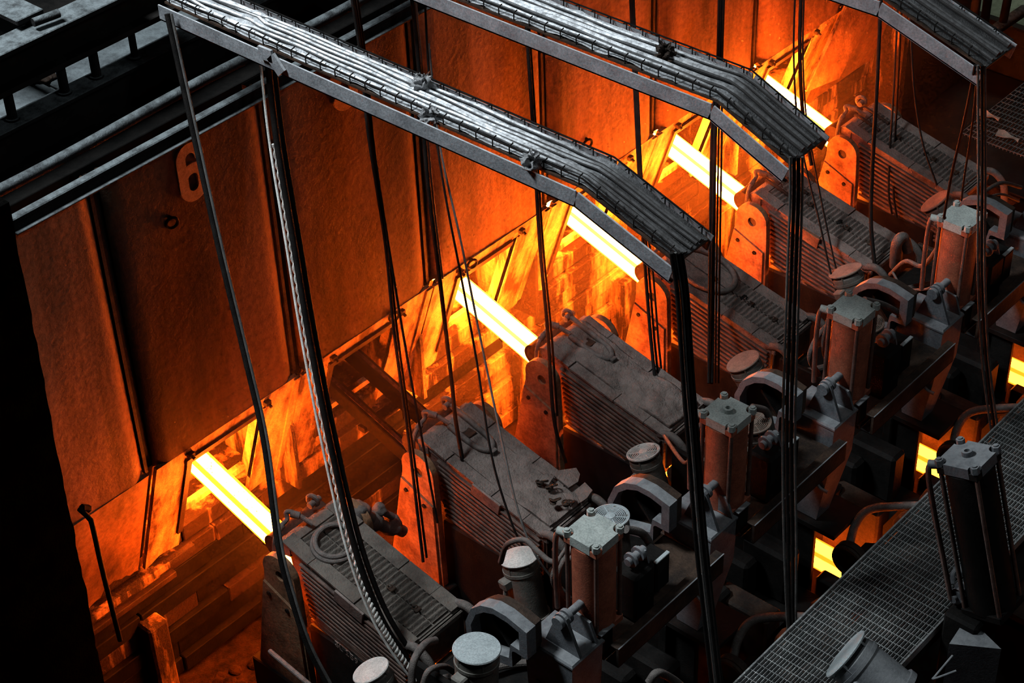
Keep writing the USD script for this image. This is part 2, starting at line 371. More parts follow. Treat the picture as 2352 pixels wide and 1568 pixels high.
# lifting eyes on the panels
for px, py in ((395, 512), (905, 727), (1085, 606), (1350, 330)):
    c = at(px, py, y=-0.02); obj('lifting_eye', [ring(c, (0.3, 1, 0.1), 0.045, 0.012, 20, 8), cyl(c + [0, 0, 0.045], c + [0, 0.03, 0.045], 0.014, n=8)], 'black_steel', wall)
# diagonal deflector plate beside the farthest opening
DPT = [at(1948, 4, y=-0.06), at(2016, 8, y=-0.06), at(1928, 180, y=-0.10), at(1850, 212, y=-0.10)]
pz = trimesh.convex.convex_hull(np.array([p for q in DPT for p in (q, q + V(0.02, 0.035, 0.0))]))
obj('deflector_plate', pz, 'bracket_steel', wall)
obj('deflector_edge', bar(at(1946, 6, y=-0.085), at(1850, 208, y=-0.125), 0.02, 0.04), 'scaled_skirt', wall)
# chamber behind the wall: linings and the partition between strands
obj('chamber_lining', [box((-1.4, 2.6, -2.7), (10.6, 2.7, TOP)), box((-1.45, 0.05, -2.7), (-1.38, 2.7, TOP)), box((10.5, 0.06, -2.7), (10.6, 2.7, TOP))], 'ledge_crust', wall)
obj('chamber_floor', box((-1.4, 0.76, -1.45), (10.5, 2.65, -1.35)), 'ledge_crust', wall)
obj('chamber_roof', box((-1.4, 0.14, TOP - 0.06), (10.6, 2.7, TOP)), 'black_steel', wall)
for k in range(5):
    obj('partition', box((SEAM[k + 1] - 0.02, 0.2, -1.3), (SEAM[k + 1] + 0.02, 2.6, TOP - 0.08)), 'ledge_crust', wall)

# lower wall: courses of crusted planks under the skirt
lower = thing('wall_lower', 'low wall of crusted horizontal planks under the strand openings', kind='structure')
obj('backing', box((-1.4, 0.66, -2.7), (10.5, 0.75, -1.2)), 'burnt_steel', lower)
n_c = 8
for c in range(n_c):
    z1 = -1.16 - c * 0.178; z0 = z1 - 0.165
    x = -1.3 - 0.3 * (c % 2)
    while x < 10.4:
        w = random.choice((1.1, 1.4, 1.7, 2.0)); x1 = min(x + w, 10.45); prd = 0.035 * (c % 2) + random.uniform(0, 0.03) + 0.012 * c
        if x1 - x > 0.1:
            obj('plank', box((max(x, -1.38), 0.52 - prd, z0 + random.uniform(-.006, .006)), (x1 - 0.012, 0.68, z1), 0.008), 'black_steel' if (x < 2.4 and c >= 2 and random.random() < 0.85) or random.random() < 0.15 else 'ledge_crust', lower, smooth=False)
        x += w
for x, w in ((-0.55, 0.2), (1.02, 0.3), (2.62, 0.24), (4.15, 0.3), (5.7, 0.3), (7.35, 0.3)):
    obj('buttress', box((x, 0.28, -2.6), (x + w, 0.6, -1.75), 0.02), 'ledge_crust', lower)
obj('ledge_bar', [box((-1.1, 0.36, -1.34), (0.1, 0.42, -1.27), 0.006)], 'ledge_crust', lower)
obj('ledge_bar', [box((-1.1, 0.40, -1.52), (-0.1, 0.46, -1.46), 0.006)], 'burnt_steel', lower)

# ================================================================== floor, pier, far walls, deck
FL = -2.6


def ground(u, v):
    x = -3 + 17 * u; y = -12 + 12.9 * v
    n = meshkit.fbm(np.stack([x * 2.2, y * 2.2, 0 * x], -1), 4, 5)
    return np.stack([x, y, FL + 0.12 * (n - 0.5)], -1)


obj('floor', sheet(ground, 110, 90, (0, 0, -0.1)), 'rubble_floor', kind='structure', label='rubble strewn dark floor below the machine', smooth=60)
stones = [rock((random.uniform(-1.0, 1.4), random.uniform(-1.0, 0.12), FL + 0.02), random.uniform(0.02, 0.065), i) for i in range(170)]
obj('rubble', stones, 'rubble_floor', None, 40, label='broken slag rubble on the dark floor below the nearest strand', cat='rubble', kind='stuff')


def pier_front(u, v):
    z = FL + (3.0 - FL) * v; n = meshkit.fbm(np.stack([u * 3, z * 7, 0 * z], -1), 4, 9)
    x1 = -1.16 - 0.18 * np.clip((z - 3) / -5.6, 0, 1)
    return np.stack([-4 + (x1 + 4) * u + 0.07 * (n - 0.5) * u * (z < 1.2), -0.14 + 0.05 * (n - 0.5), z], -1)


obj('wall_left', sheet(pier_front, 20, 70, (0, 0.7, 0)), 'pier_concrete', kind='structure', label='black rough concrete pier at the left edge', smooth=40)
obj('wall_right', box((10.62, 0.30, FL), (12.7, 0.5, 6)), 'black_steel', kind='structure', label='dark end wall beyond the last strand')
obj('floor_far', box((13.2, -4, FL + 0.01), (24, 6, FL + 0.06)), 'green_floor', kind='structure', label='pale green lit floor far behind at the top right corner')
obj('floor_shade', box((10.66, -5.0, FL + 0.1), (12.8, 0.28, FL + 0.2)), 'black_steel', kind='structure', label='added black sheet darkening the floor beyond the last strand')  # black sheet laid over the lit floor to make it read as shade
obj('parapet', box((12.85, -6, FL), (13.0, 0.75, -1.75), 0.02), 'black_steel', label='black parapet before the green lit floor at the top right', cat='parapet')
deck = thing('floor_deck', 'dusty cracked roof deck behind the railing beams', kind='structure')
obj('deck_plate', box((-1.4, 0.75, 2.78), (10.6, 1.7, 2.82)), 'dusty_deck', deck)
for i in range(9):
    x0 = -1.2 + 1.3 * i
    obj('deck_slab', box((x0, 0.85 + random.uniform(0, .02), 2.82), (x0 + 1.28, 1.55, 2.845 + random.uniform(0, .008)), 0.01), 'dusty_deck', deck)
# back of the hall above the deck
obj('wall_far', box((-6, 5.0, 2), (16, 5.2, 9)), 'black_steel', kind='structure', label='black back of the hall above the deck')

# rails and beams along the top of the wall
obj('capping_rail', [box((-1.12, -0.05, TOP - 0.01), (10.5, 0.02, TOP + 0.035), 0.008), box((-1.12, -0.085, TOP - 0.07), (10.5, -0.05, TOP - 0.055), 0.004), box((-1.12, -0.05, TOP - 0.07), (10.5, -0.04, TOP))], 'dusty_beam',
    label='dusty angle rail capping the top edge of the rusty wall', cat='rail')
pp = [(x, 0.13, 2.93 + 0.012 * math.sin(2.3 * x)) for x in np.linspace(-1.2, 10.4, 60)]
obj('pipe', tube(pp, 0.042, 16), 'dusty_beam', label='dusty round pipe running just above the wall top rail', cat='pipe')
lb = thing('lower_beam', 'black steel beam with dusty top flange, lower of two behind the wall top', 'beam')
obj('top_flange', box((-1.6, 0.33, 3.13), (10.4, 0.52, 3.165), 0.006), 'dusty_beam', lb)
obj('web', box((-1.6, 0.41, 2.85), (10.4, 0.44, 3.13)), 'black_steel', lb)
obj('bottom_flange', box((-1.6, 0.33, 2.82), (10.4, 0.52, 2.85)), 'black_steel', lb)
ub = thing('upper_beam', 'black steel beam with pale dusty top flange at the top left corner', 'beam')
obj('top_flange', box((-1.8, 0.34, 3.66), (0.42, 0.56, 3.70), 0.006), 'dusty_beam', ub)
obj('web', box((-1.8, 0.43, 3.44), (10.4, 0.47, 3.66)), 'black_steel', ub)
obj('bottom_flange', box((-1.8, 0.34, 3.40), (10.4, 0.56, 3.44)), 'black_steel', ub)
for i, (px, py) in enumerate(((145, 190), (212, 120), (305, 100), (20, 230))):
    x = at(px, py, y=0.43)[0]
    obj('railing_post', [cyl((x, 0.43, 3.16), (x, 0.43, 3.41), 0.026 if i == 2 else 0.034, n=14), cyl((x, 0.43, 3.16), (x, 0.43, 3.18), 0.05, n=14)], 'dusty_beam', label=['black post between the two top left beams, beside the debris patch', 'broad black post between the two top left beams, at the middle', 'slim dusty post between the two top left beams, nearest the cable tray',
        'black post between the two top left beams, at the left frame edge'][i], cat='post')
cb = thing('cross_beam', 'dusty topped cross beam meeting the upper beam at the top left corner', 'beam')
x = at(45, 20, z=3.78)[0]
obj('top_flange', box((x - 0.12, 0.50, 3.74), (x + 0.10, 3.2, 3.78), 0.006), 'dusty_beam', cb); obj('web', box((x - 0.02, 0.5, 3.5), (x + 0.01, 3.2, 3.74)), 'black_steel', cb)
c = at(85, 185, z=2.85)
obj('debris_heap', [rock(c + [random.uniform(-.08, .1), random.uniform(-.08, .08), 0.02], random.uniform(.02, .05), i, .5) for i in range(14)], 'burnt_steel', label='small heap of dark debris on the dusty deck at far left', cat='debris')
obj('pipe', tube([at(76, 52, z=3.76), at(135, 30, z=3.76)], 0.03, 12), 'dusty_beam', label='short dusty pipe lying on the upper beam at top left', cat='pipe')

# ================================================================== THE HOT STRANDS
BW = 0.172
zoff = [-0.685, None, -0.630, -0.608, -0.586, -0.592]


def strand_top(z0, lift=0.0):
    p = [(1.9, z0 + .335 * 1.9), (0, z0), (-1.15, z0 - .335 * 1.15), (-1.7, z0 - .335 * 1.7 + .012), (-2.3, z0 - 0.685), (-3.0, z0 - 0.765), (-3.7, z0 - 0.79), (-4.6, z0 - 0.80), (-7.5, z0 - 0.80)]
    return spline([(0, y, z + lift) for y, z in p], 8)


def billet_mesh(xc, z0):
    c = strand_top(z0); n_s = 9; r = 0.014; h = BW / 2; sec = []
    for q, (sx, sy) in enumerate(((1, 1), (-1, 1), (-1, -1), (1, -1))):   # each quarter is one face, running corner to corner
        nx, ny = [(1, 1), (-1, 1), (-1, -1), (1, -1)][(q + 1) % 4]
        for t in np.linspace(0, 1, n_s, endpoint=False):
            a = V(sx, sy) * h * (1 - t) + V(nx, ny) * h * t
            m_ = np.abs(a).min() / h; bulge = 0.0
            if m_ > 0.9: a = a * (1 - 0.05 * (m_ - 0.9) / 0.1)
            sec.append((a[0], a[1], q / 4 + t / 4))
    sec.append((sec[0][0], sec[0][1], 1.0)); k = len(sec); vs, uvs = [], []
    tg = np.gradient(c, axis=0); tg /= np.linalg.norm(tg, axis=1, keepdims=True)
    for i, p in enumerate(c):
        nrm = V(0, tg[i][2], -tg[i][1]); nrm = nrm if nrm[2] > 0 else -nrm
        ctr = p - nrm * BW / 2
        for a, b, u in sec:
            vs.append(V(xc + a, 0, 0) + ctr + nrm * b); uvs.append((u, i))
    n = len(c); i, j = np.meshgrid(np.arange(n - 1), np.arange(k - 1), indexing='ij')
    q = np.stack([i * k + j, i * k + j + 1, (i + 1) * k + j + 1, (i + 1) * k + j], -1).reshape(-1, 4)
    f = np.vstack([q[:, [0, 1, 2]], q[:, [0, 2, 3]]])
    cap0 = np.array([(0, j_, j_ + 1) for j_ in range(1, k - 1)]); cap1 = np.array([((n - 1) * k, (n - 1) * k + j_ + 1, (n - 1) * k + j_) for j_ in range(1, k - 1)])
    return trimesh.Trimesh(np.array(vs), np.vstack([f, cap0, cap1]), process=False), np.array(uvs)


for k in range(6):
    if zoff[k] is None: continue
    ms, uv = billet_mesh(S * k + 0.37, zoff[k])
    obj('hot_billet', ms, 'cooler_steel' if k == 0 else 'hot_steel', None, smooth=False, uv=uv, cat='steel billet',
        label=f'glowing {"yellow flecked" if k == 0 else "white hot"} square steel billet of the {ORD[k]} strand opening')
# the second strand is empty: only its dark guide rails show
for x0, lab in ((0.18, 'dark red lower guide rail in the empty second strand opening'), (0.56, 'black upper guide rail in the empty second strand opening')):
    g = thing('guide_rail', lab, 'rail')
    xs = S + x0; c = strand_top(-0.66)
    pts = [p + V(xs, 0, -0.02) for p in c if -0.95 < p[1] < 1.7]
    obj('rail', bar(pts[0], pts[-1], 0.10, 0.15, 0.008), 'black_steel', g)
    obj('wear_strip', bar(V(*pts[0]) + [0, .02, 0.085], V(*pts[-1]) + [0, 0.02, 0.085], 0.035, 0.015), 'rod_steel', g)
obj('cross_tie', [bar((S + 0.10, -0.1, -0.80), (S + 0.66, -0.1, -0.80), 0.08, 0.05)], 'burnt_steel', None, label='dark cross tie under the two empty guide rails', cat='tie bar')

# ================================================================== WITHDRAWAL HOUSINGS, one over each strand
TOPL = np.array([(-0.86, -0.49), (-1.10, -0.56), (-1.60, -0.675), (-2.16, -0.79)])


def topz(y): return np.interp(-np.asarray(y, float), -TOPL[:, 0], TOPL[:, 1])


def top_sheet(x0, x1, y0, y1, h, nu, nv, bumpf):
    def fn(u, v):
        x = x0 + (x1 - x0) * u; y = y0 + (y1 - y0) * v
        return np.stack([x, y, topz(y) + h + bumpf(x, y)], -1)
    return sheet(fn, nu, nv, (0, 0, -0.03))


def dustf(seed, amp):
    return lambda x, y: amp * (meshkit.fbm(np.stack([x * 5, y * 5, 0 * x + seed], -1), 4, seed) - 0.35)


HL = ['corrugated top', 'dusty smooth top carrying broken plates', 'mounded dust and a bent hose on top', 'large oval hose on its dusty top', 'corrugated top and split side cover', 'corrugated top and straight pipes']
for k in range(6):
    o = S * k
    t = thing('roller_housing', f'grey ribbed roller housing over the {ORD[k]} strand, {HL[k]}', 'machine housing', (o, 0, 0))
    mt = 'housing_dust' if k in (1, 2, 3) else 'housing_dark' if k == 0 else 'housing_steel'
    for x0, x1 in ((0.09, 0.19), (0.55, 0.65)):
        prof = [(-0.90, -0.52)] + [(y, z - 0.02) for y, z in TOPL[1:]] + [(-2.14, -1.24), (-1.15, -1.22), (-0.95, -1.0)]
        obj('side_wall', prism(prof, 'x', x0, x1), 'fin_steel', t)
    obj('roof', prism([(y, z) for y, z in TOPL] + [(y, z - 0.06) for y, z in TOPL[::-1]], 'x', 0.08, 0.66), mt, t)
    obj('nose', prism([(-0.80, -0.50), (-0.87, -0.475), (-0.93, -0.49), (-0.93, -0.60), (-0.84, -0.62)], 'x', 0.07, 0.67), mt, t)
    for i in range(12):     # ribs down the side that faces the camera, and the far side
        h = 0.075 + 0.050 * i
        y0 = -1.03 - 0.005 * i; y1 = -2.13
        obj('rib', bar((0.082, y0, topz(y0) - h), (0.082, y1, topz(y1) - h * 0.98), 0.05, 0.026, 0.005), 'fin_steel', t)
        if i % 2 == 0: obj('rib', bar((0.66, y0, topz(y0) - h), (0.66, y1, topz(y1) - h), 0.04, 0.026), 'fin_steel', t)
    if k in (0, 3, 4, 5):   # corrugated cover sheets, two halves with a seam
        for x0, x1 in ((0.195, 0.362), (0.378, 0.545)):
            if k == 3:
                f = lambda x, y: 0.011 * np.sin(2 * np.pi * y / 0.046) * (y < -1.5) + dustf(31, 0.03)(x, y)
            else:
                f = lambda x, y: 0.013 * np.sin(2 * np.pi * y / 0.046) + (0.02 * (meshkit.fbm(np.stack([x * 4, y * 4, 0 * x + k], -1), 3, k) - 0.5) if k != 0 else 0)
            obj('corrugated_sheet', top_sheet(x0, x1, -0.92, -2.14, 0.018, 6, 200, f), mt, t, smooth=60)
        for yy in (-1.30, -1.72, -1.98):
            la = obj('latch', box((0.345, yy - 0.03, topz(yy) + 0.015), (0.40, yy + 0.01, topz(yy) + 0.04), 0.005), 'burnt_steel', t)
            obj('latch_ring', ring((0.372, yy + 0.02, topz(yy) + 0.035), (0, 0.3, 1), 0.022, 0.006, 14, 6), 'burnt_steel', la)
    else:
        obj('dust_blanket', top_sheet(0.17, 0.57, -0.90, -2.15, 0.018, 24, 70, dustf(k + 3, 0.06 if k == 1 else 0.14)), mt, t, smooth=60)
    for x0, x1 in ((0.065, 0.19), (0.55, 0.675)):
        for y0, y1 in ((-0.86, -1.13), (-1.14, -1.62), (-1.63, -1.95), (-1.955, -2.17)):
            h = 0.02 + random.uniform(-.004, .008)
            obj('border_plate', sheet(lambda u, v, h=h, y0=y0, y1=y1, x0=x0, x1=x1: np.stack([x0 + (x1 - x0) * u, y0 + (y1 - y0) * v, topz(y0 + (y1 - y0) * v) + h + 0 * u], -1), 2, 4, (0, 0, -0.02)), mt, t, smooth=False)
    if k in (1, 4, 0):
        y0, y1 = (-1.42, -1.72) if k != 4 else (-1.28, -1.62)
        obj('side_cover', bar((0.058, y0, topz(y0) - 0.05), (0.058, y1, topz(y1) - 0.05), 0.022, 0.12, 0.004), 'housing_steel' if k != 4 else 'bracket_steel', t)
    obj('roller', [cyl((0.10, -0.70, -0.655), (0.64, -0.70, -0.655), 0.105, n=28)], 'burnt_steel', t)
    obj('pedestal', [box((0.05, -2.0, FL), (0.20, -1.05, -1.25), 0.02), box((0.55, -2.0, FL), (0.70, -1.05, -1.25), 0.02)], 'black_steel', t)
    # pipes across the nose
    pts = spline([(0.02, -0.80, -0.70), (0.05, -0.79, -0.50), (0.14, -0.77, -0.43), (0.22, -0.76, -0.41), (0.24, -0.74, -0.36), (0.28, -0.80, -0.37), (0.33, -0.93, -0.44)], 6)
    obj('nose_pipe', tube(pts, 0.020, 10), 'hose_dusty', t)
    obj('pipe_joint', cyl((0.255, -0.77, -0.37), (0.295, -0.83, -0.385), 0.031, n=12), 'hose_dusty', t)
    obj('pipe_joint', cyl((0.11, -0.775, -0.445), (0.16, -0.77, -0.425), 0.029, n=12), 'hose_dusty', t)
    obj('pipe_joint', ring((0.50, -0.76, -0.41), (1, .3, 0), 0.045, 0.02, 20, 8), 'hose_dusty', t)
    obj('pipe_joint', cyl((0.44, -0.78, -0.42), (0.56, -0.77, -0.42), 0.028, n=12), 'hose_dusty', t)
    if k == 0:
        for r, dz in ((0.17, 0.03), (0.15, 0.055)):
            an = np.linspace(0, 2 * np.pi, 40); yy = -1.14 + r * 0.95 * np.sin(an)
            obj('coiled_hose', tube(np.stack([0.36 + 0.19 * np.cos(an) * r / 0.17, yy, topz(yy) + dz], 1), 0.022, 10, False), 'hose_dusty', t)
    elif k in (1, 2):
        pts = [(0.33, -0.93), (0.33, -1.1), (0.34, -1.24), (0.40, -1.32), (0.48, -1.26), (0.50, -1.1), (0.50, -0.92), (0.50, -0.80)]
        obj('bent_hose', tube(spline([(x, y, topz(y) + 0.05 if y < -.82 else -0.42) for x, y in pts], 6), 0.026, 12), 'hose_dusty', t)
        obj('hose_clip', [box((0.38, -1.37, topz(-1.36) + 0.01), (0.44, -1.33, topz(-1.34) + 0.07), 0.006)], 'hose_dusty', t)
        obj('access_flap', [box((0.37, -1.12, topz(-1.1) + 0.02), (0.46, -1.02, topz(-1.05) + 0.035), 0.004)], 'burnt_steel', t)
    elif k == 3:
        an = np.linspace(0, 2 * np.pi, 56); yy = -1.20 + 0.30 * np.sin(an)
        obj('coiled_hose', tube(np.stack([0.38 + 0.22 * np.cos(an), yy, topz(yy) + 0.05], 1), 0.027, 12, False), 'hose_dusty', t)
    else:
        for x in (0.30, 0.47):
            yy = np.linspace(-0.82, -1.2 if k == 4 else -1.12, 12)
            obj('top_pipe', tube(np.stack([x + 0 * yy, yy, topz(yy) + 0.035], 1), 0.018, 10), 'burnt_steel', t)
    if k in (3, 4, 5):
        yy = -1.62
        obj('scorched_hole', [rock((0.40, yy, topz(yy) + 0.02), 0.035, k, 0.4)], 'black_steel', t)
    obj('apron', box((0.085, -2.195, -1.13), (0.655, -2.175, -0.80), 0.004), 'burnt_steel', t)
    # front lip, its hose stubs and the guard that hangs before the gap
    obj('front_lip', bar((0.08, -2.18, -0.83), (0.66, -2.18, -0.83), 0.05, 0.06, 0.01), mt, t)
    for x in (0.10, 0.66):
        obj('front_hose', tube(spline([(x, -2.10, -0.80), (x, -2.24, -0.76), (x + 0.01, -2.36, -0.86), (x + 0.01, -2.40, -1.05)], 6), 0.036, 12), 'hose_dusty', t)

tx = meshkit.text_mesh('3L 159', 0.055, 0.006, bold=True); c = at(770, 1480, x=0.055)
tx.vertices = np.stack([c[0] - tx.vertices[:, 2], c[1] - tx.vertices[:, 0], c[2] + tx.vertices[:, 1] - 0.20 * tx.vertices[:, 0]], 1); trimesh.repair.fix_normals(tx)
nh = stage.GetPrimAtPath('/World/roller_housing')
obj('bottom_rail', bar((0.075, -1.15, -1.15), (0.075, -2.12, -1.26), 0.034, 0.09, 0.005), 'fin_steel', nh)
obj('cast_lettering', tx, 'housing_steel', nh, smooth=False, label='cast characters 3L 159')

# bits lying on the housings
for i, (px, py, w, h, a) in enumerate(((1302, 1092, .30, .22, 10), (1338, 1120, .22, .18, 30), (1258, 1100, .16, .13, -20), (1305, 1140, .18, .11, 50))):
    c = at(px, py, z=-0.66)
    an = np.sort(rng.uniform(0, 2 * np.pi, 7)); rr = rng.uniform(0.75, 1.1, 7)
    p = prism(Polygon(np.stack([w / 2 * rr * np.cos(an), h / 2 * rr * np.sin(an)], 1)).convex_hull, 'z', 0, 0.014)
    p.apply_transform(trimesh.transformations.rotation_matrix(math.radians((9, -12, 15, -8)[i]), (1, 0.5, 0)))
    p.apply_transform(trimesh.transformations.rotation_matrix(math.radians(a), (0, 0, 1))); p.apply_translation((c[0], c[1], topz(c[1]) + 0.045 + 0.012 * i))
    obj('broken_plate', p, 'housing_dust', None, label=['largest broken grey plate on the second housing top', 'cracked plate near the front corner of the second housing', 'small broken plate at the rear of the pile on the second housing', 'crumpled strip below the broken plates on the second housing'][i], cat='plate')
for i, (px, py) in enumerate(((1262, 1122), (1270, 1155), (1300, 1160), (1240, 1112))):
    c = at(px, py, z=-0.68)
    obj('twisted_scrap', [ring(c + [0.03 * j, -0.02 * j, 0.03], (random.random(), random.random(), 1), 0.03, 0.007, 14, 6) for j in range(2)] + [rock(c + [0, 0, 0.01], 0.03, i, 0.5)], 'burnt_steel',
        label=['twisted dark scrap beside the largest broken plate, upper one', 'twisted dark scrap in the middle of the pile on the second housing', 'twisted dark scrap nearest the front corner of the second housing', 'twisted dark scrap at the rear end of the pile on the second housing'][i], cat='scrap')

# ------------------------------------------------------------------ bearing brackets (upright plates with rounded heads) on both sides of every housing
pl = Polygon([(-0.50, -1.95), (-0.74, -0.80)] + [(-0.92 + 0.178 * math.cos(a), -0.70 + 0.178 * math.sin(a)) for a in np.linspace(-0.2, math.pi, 18)] + [(-1.11, -1.0), (-1.13, -1.95)])
hole = Point(-0.93, -0.71).buffer(0.048, 12)
BN = ['left', 'right']


def bracket(name, label, loc, side):
    t = thing(name, label, 'bracket', loc, rot=(0, 0, 0))
    obj('plate', prism(pl.difference(hole), 'x', -0.03, 0.03), 'bracket_steel', t, smooth=30)
    ov = Polygon([(-0.53, -1.93), (-0.735, -0.86), (-1.085, -1.0), (-1.10, -1.93)])
    s = -1 if side == 0 else 1
    cp = obj('cover_plate', prism(ov, 'x', *sorted((0.03 * s, 0.05 * s))), 'bracket_steel', t)
    for y, z in ((-0.79, -0.965), (-0.99, -1.03)):
        obj('bolt', cyl((0.05 * s, y, z), (0.062 * s, y, z), 0.021, n=6), 'black_steel', cp)
    obj('foot', box((-0.07, -1.2, FL), (0.07, -0.45, -1.9), 0.01), 'black_steel', t)
    obj('pin', [ring((0, -0.93, -0.71), (1, 0, 0), 0.055, 0.014, 24, 6), cyl((-0.005, -0.93, -0.71), (0.02, -0.93, -0.71), 0.047, n=20)], 'burnt_steel', t)
    return t


b0 = bracket('bearing_bracket', 'rust red upright bracket with round head left of the nearest housing', (-0.03, 0, 0), 0)
b1 = bracket('bearing_bracket', 'rust red upright bracket with round head right of the nearest housing', (0.77, 0, 0), 1)
for k in range(1, 6):
    dup(b0, 'bearing_bracket', f'rust red upright bracket with round head left of the {ORD[k]} housing', (S * k - 0.03, 0, 0))
    dup(b1, 'bearing_bracket', f'rust red upright bracket with round head right of the {ORD[k]} housing', (S * k + 0.77, 0, 0))
# barrels and rags between the brackets
for k in range(0, 5):
    c = (S * k + 1.18, -1.35, FL)
    t = thing('oil_drum', f'dark dusty drum shaped gear case between the {ORD[k]} and {ORD[k+1]} housings', 'gear case', c)
    obj('shell', lathe([(0, 0.0), (0.22, 0.0), (0.235, 0.04), (0.235, 0.52), (0.24, 0.54), (0.24, 0.58), (0.22, 0.62), (0.12, 0.68), (0, 0.70)], (0, 0, 0), (0, 0, 1), 36), 'burnt_steel', t)
    obj('flange', [ring((0, 0, 0.30), (0, 0, 1), 0.238, 0.012, 40, 6)], 'burnt_steel', t)
    obj('neck', cyl((0, 0, 0.69), (0, 0, 0.80), 0.05, n=16), 'burnt_steel', t)
for i, (px, py, r) in enumerate(((820, 1175, .11), (855, 1195, .10), (895, 1205, .10), (870, 1170, .06))):
    c = at(px, py, y=-0.95)
    obj('pipe_elbow', [rock(c, r, 40 + i, 0.9), cyl(c, c + [0.1, -0.05, -0.12], r * 0.5, n=12)], 'hose_dusty', None, 50,
        label=['round orange lit pipe elbow behind the nearest housing, beside the white rope', 'lagged pipe elbow in the middle of the clump behind the nearest housing', 'lagged pipe elbow touching the second left bracket', 'small lagged pipe end on top of the elbow clump'][i], cat='pipe elbow')


# ------------------------------------------------------------------ motors
def axis_of(angle, aspect, px, py):
    """world axis of a round lid that the photograph shows at (px, py) with its long axis rising at angle and its outline aspect wide"""
    v = V(px - 1176, py - 784, FPX); v /= np.linalg.norm(v)
    u = V(-math.sin(math.radians(angle)), -math.cos(math.radians(angle)), 0); u -= (u @ v) * v; u /= np.linalg.norm(u)
    return ROT.T @ (math.sqrt(1 - aspect**2) * u - aspect * v)


def motor(name, label, c, axis, r, L, lid, paint='motor_paint', grille=False, cone=0.0, rim=1.08):
    axis = V(*axis) / np.linalg.norm(axis); t = thing(name, label, 'motor', c); z = V(0, 0, 0)
    obj('body', lathe([(0, -L), (r * 0.97, -L), (r * 0.97, -0.05), (r * 0.9, -0.035), (0, -0.035)], z, axis, 40), paint, t)
    obj('band', lathe([(r * 0.96, -0.11), (r * 1.02, -0.11), (r * 1.02, -0.085), (r * 0.96, -0.085)], z, axis, 40), paint, t)
    obj('foot_flange', lathe([(r * 0.96, -L), (r * 1.08, -L), (r * 1.08, -L + 0.04), (r * 0.96, -L + 0.04)], z, axis, 40), paint, t)
    a, b, d = frame_of(axis)
    for i in range(5):
        an = i * 2 * np.pi / 5 + 0.4
        obj('stay', bar(r * 0.92 * (math.cos(an) * a + math.sin(an) * b) - d * 0.09, r * 0.92 * (math.cos(an) * a + math.sin(an) * b) + d * 0.012, 0.02, 0.012), paint, t)
    if grille:
        obj('grille_shade', lathe([(0, -0.026), (r * 0.93, -0.026), (r * 0.93, -0.034), (0, -0.034)], z, axis, 36), 'black_steel', t)  # black disc stands in for the shade under the grille
        for i in range(8):
            obj('grille_ring', ring(d * 0.008, axis, r * (0.30 + 0.105 * i) * 0.97, 0.0045 if i < 7 else 0.010, 40, 5), lid, t)
        for i in range(6):
            an = i * np.pi / 3; obj('grille_spoke', bar(d * 0.008 + 0.2 * r * (math.cos(an) * a + math.sin(an) * b), d * 0.008 + r * (math.cos(an) * a + math.sin(an) * b), 0.007, 0.007), lid, t)
        obj('hub_cap', lathe([(0, 0.022), (r * 0.27, 0.018), (r * 0.30, 0.0), (0, 0.0)], z, axis, 24), lid, t)
    else:
        obj('lid', lathe([(0, 0.016 + cone), (r * 0.25, 0.016 + cone * 0.93), (r * 0.7, 0.014 + cone * 0.5), (r * rim * 0.97, 0.012), (r * rim, 0.004), (r * rim * 0.98, -0.006), (0, -0.006)], z, axis, 48), lid, t)
    sd = a if a[0] < 0 else -a
    tb = obj('terminal_box', bar(sd * r * 0.8 - d * 0.16, sd * (r + 0.055) - d * 0.17, 0.10, 0.08, 0.012, up=tuple(d)), paint, t)
    obj('conduit', tube(spline([sd * (r + 0.03) - d * 0.2, sd * (r + 0.05) - d * 0.3, sd * (r + 0.04) - d * 0.42], 5), 0.014, 8), paint, tb)
    return t


MZ = -0.80
motor('drive_motor', 'motor with tilted white lid at the bottom edge, beside the nearest housing', at(852, 1540, z=-0.70), axis_of(30, 0.50, 852, 1540), 0.135, 0.5, 'lid_pale')
motor('drive_motor', 'motor with pale conical cap in front of the second housing', at(1192, 1280, z=-0.70), axis_of(12, 0.50, 1192, 1280), 0.145, 0.55, 'lid_pale', cone=0.05)
motor('fan_motor', 'fan cooled motor with round wire grille in front of the third housing', at(1478, 1040, z=-0.70), axis_of(16, 0.47, 1478, 1040), 0.135, 0.5, 'lid_pale', grille=True)
motor('drive_motor', 'motor with loose brown lid in front of the fourth housing', at(1707, 830, z=-0.70), axis_of(27, 0.45, 1707, 830), 0.150, 0.5, 'lid_brown', rim=1.05)
motor('drive_motor', 'motor with steeply tilted pinkish lid in front of the fifth housing', at(1942, 622, z=-0.70), axis_of(19, 0.30, 1942, 622), 0.150, 0.5, 'lid_brown')
motor('drive_motor', 'motor with edge on lid in front of the farthest housing', at(2148, 462, z=-0.70), axis_of(36, 0.30, 2148, 462), 0.150, 0.4, 'lid_brown')
motor('brake_motor', 'upright motor with flat blue grey lid at the bottom middle', at(1095, 1490, z=0.48), axis_of(0, 0.66, 1095, 1490), 0.150, 0.60, 'lid_dust')
motor('fan_motor', 'fan motor with bright wire grille behind the nearest cylinder', at(1402, 1188, z=0.48), axis_of(5, 0.62, 1402, 1188), 0.130, 0.60, 'lid_dust', grille=True)
motor('fan_motor', 'dark fan motor half hidden behind the second cylinder', at(1730, 972, z=0.46), axis_of(5, 0.62, 1730, 972), 0.130, 0.60, 'lid_brown', grille=True)
motor('fan_motor', 'fan motor half hidden behind the third cylinder', at(1995, 745, z=0.42), axis_of(5, 0.62, 1995, 745), 0.120, 0.60, 'lid_brown', grille=True)
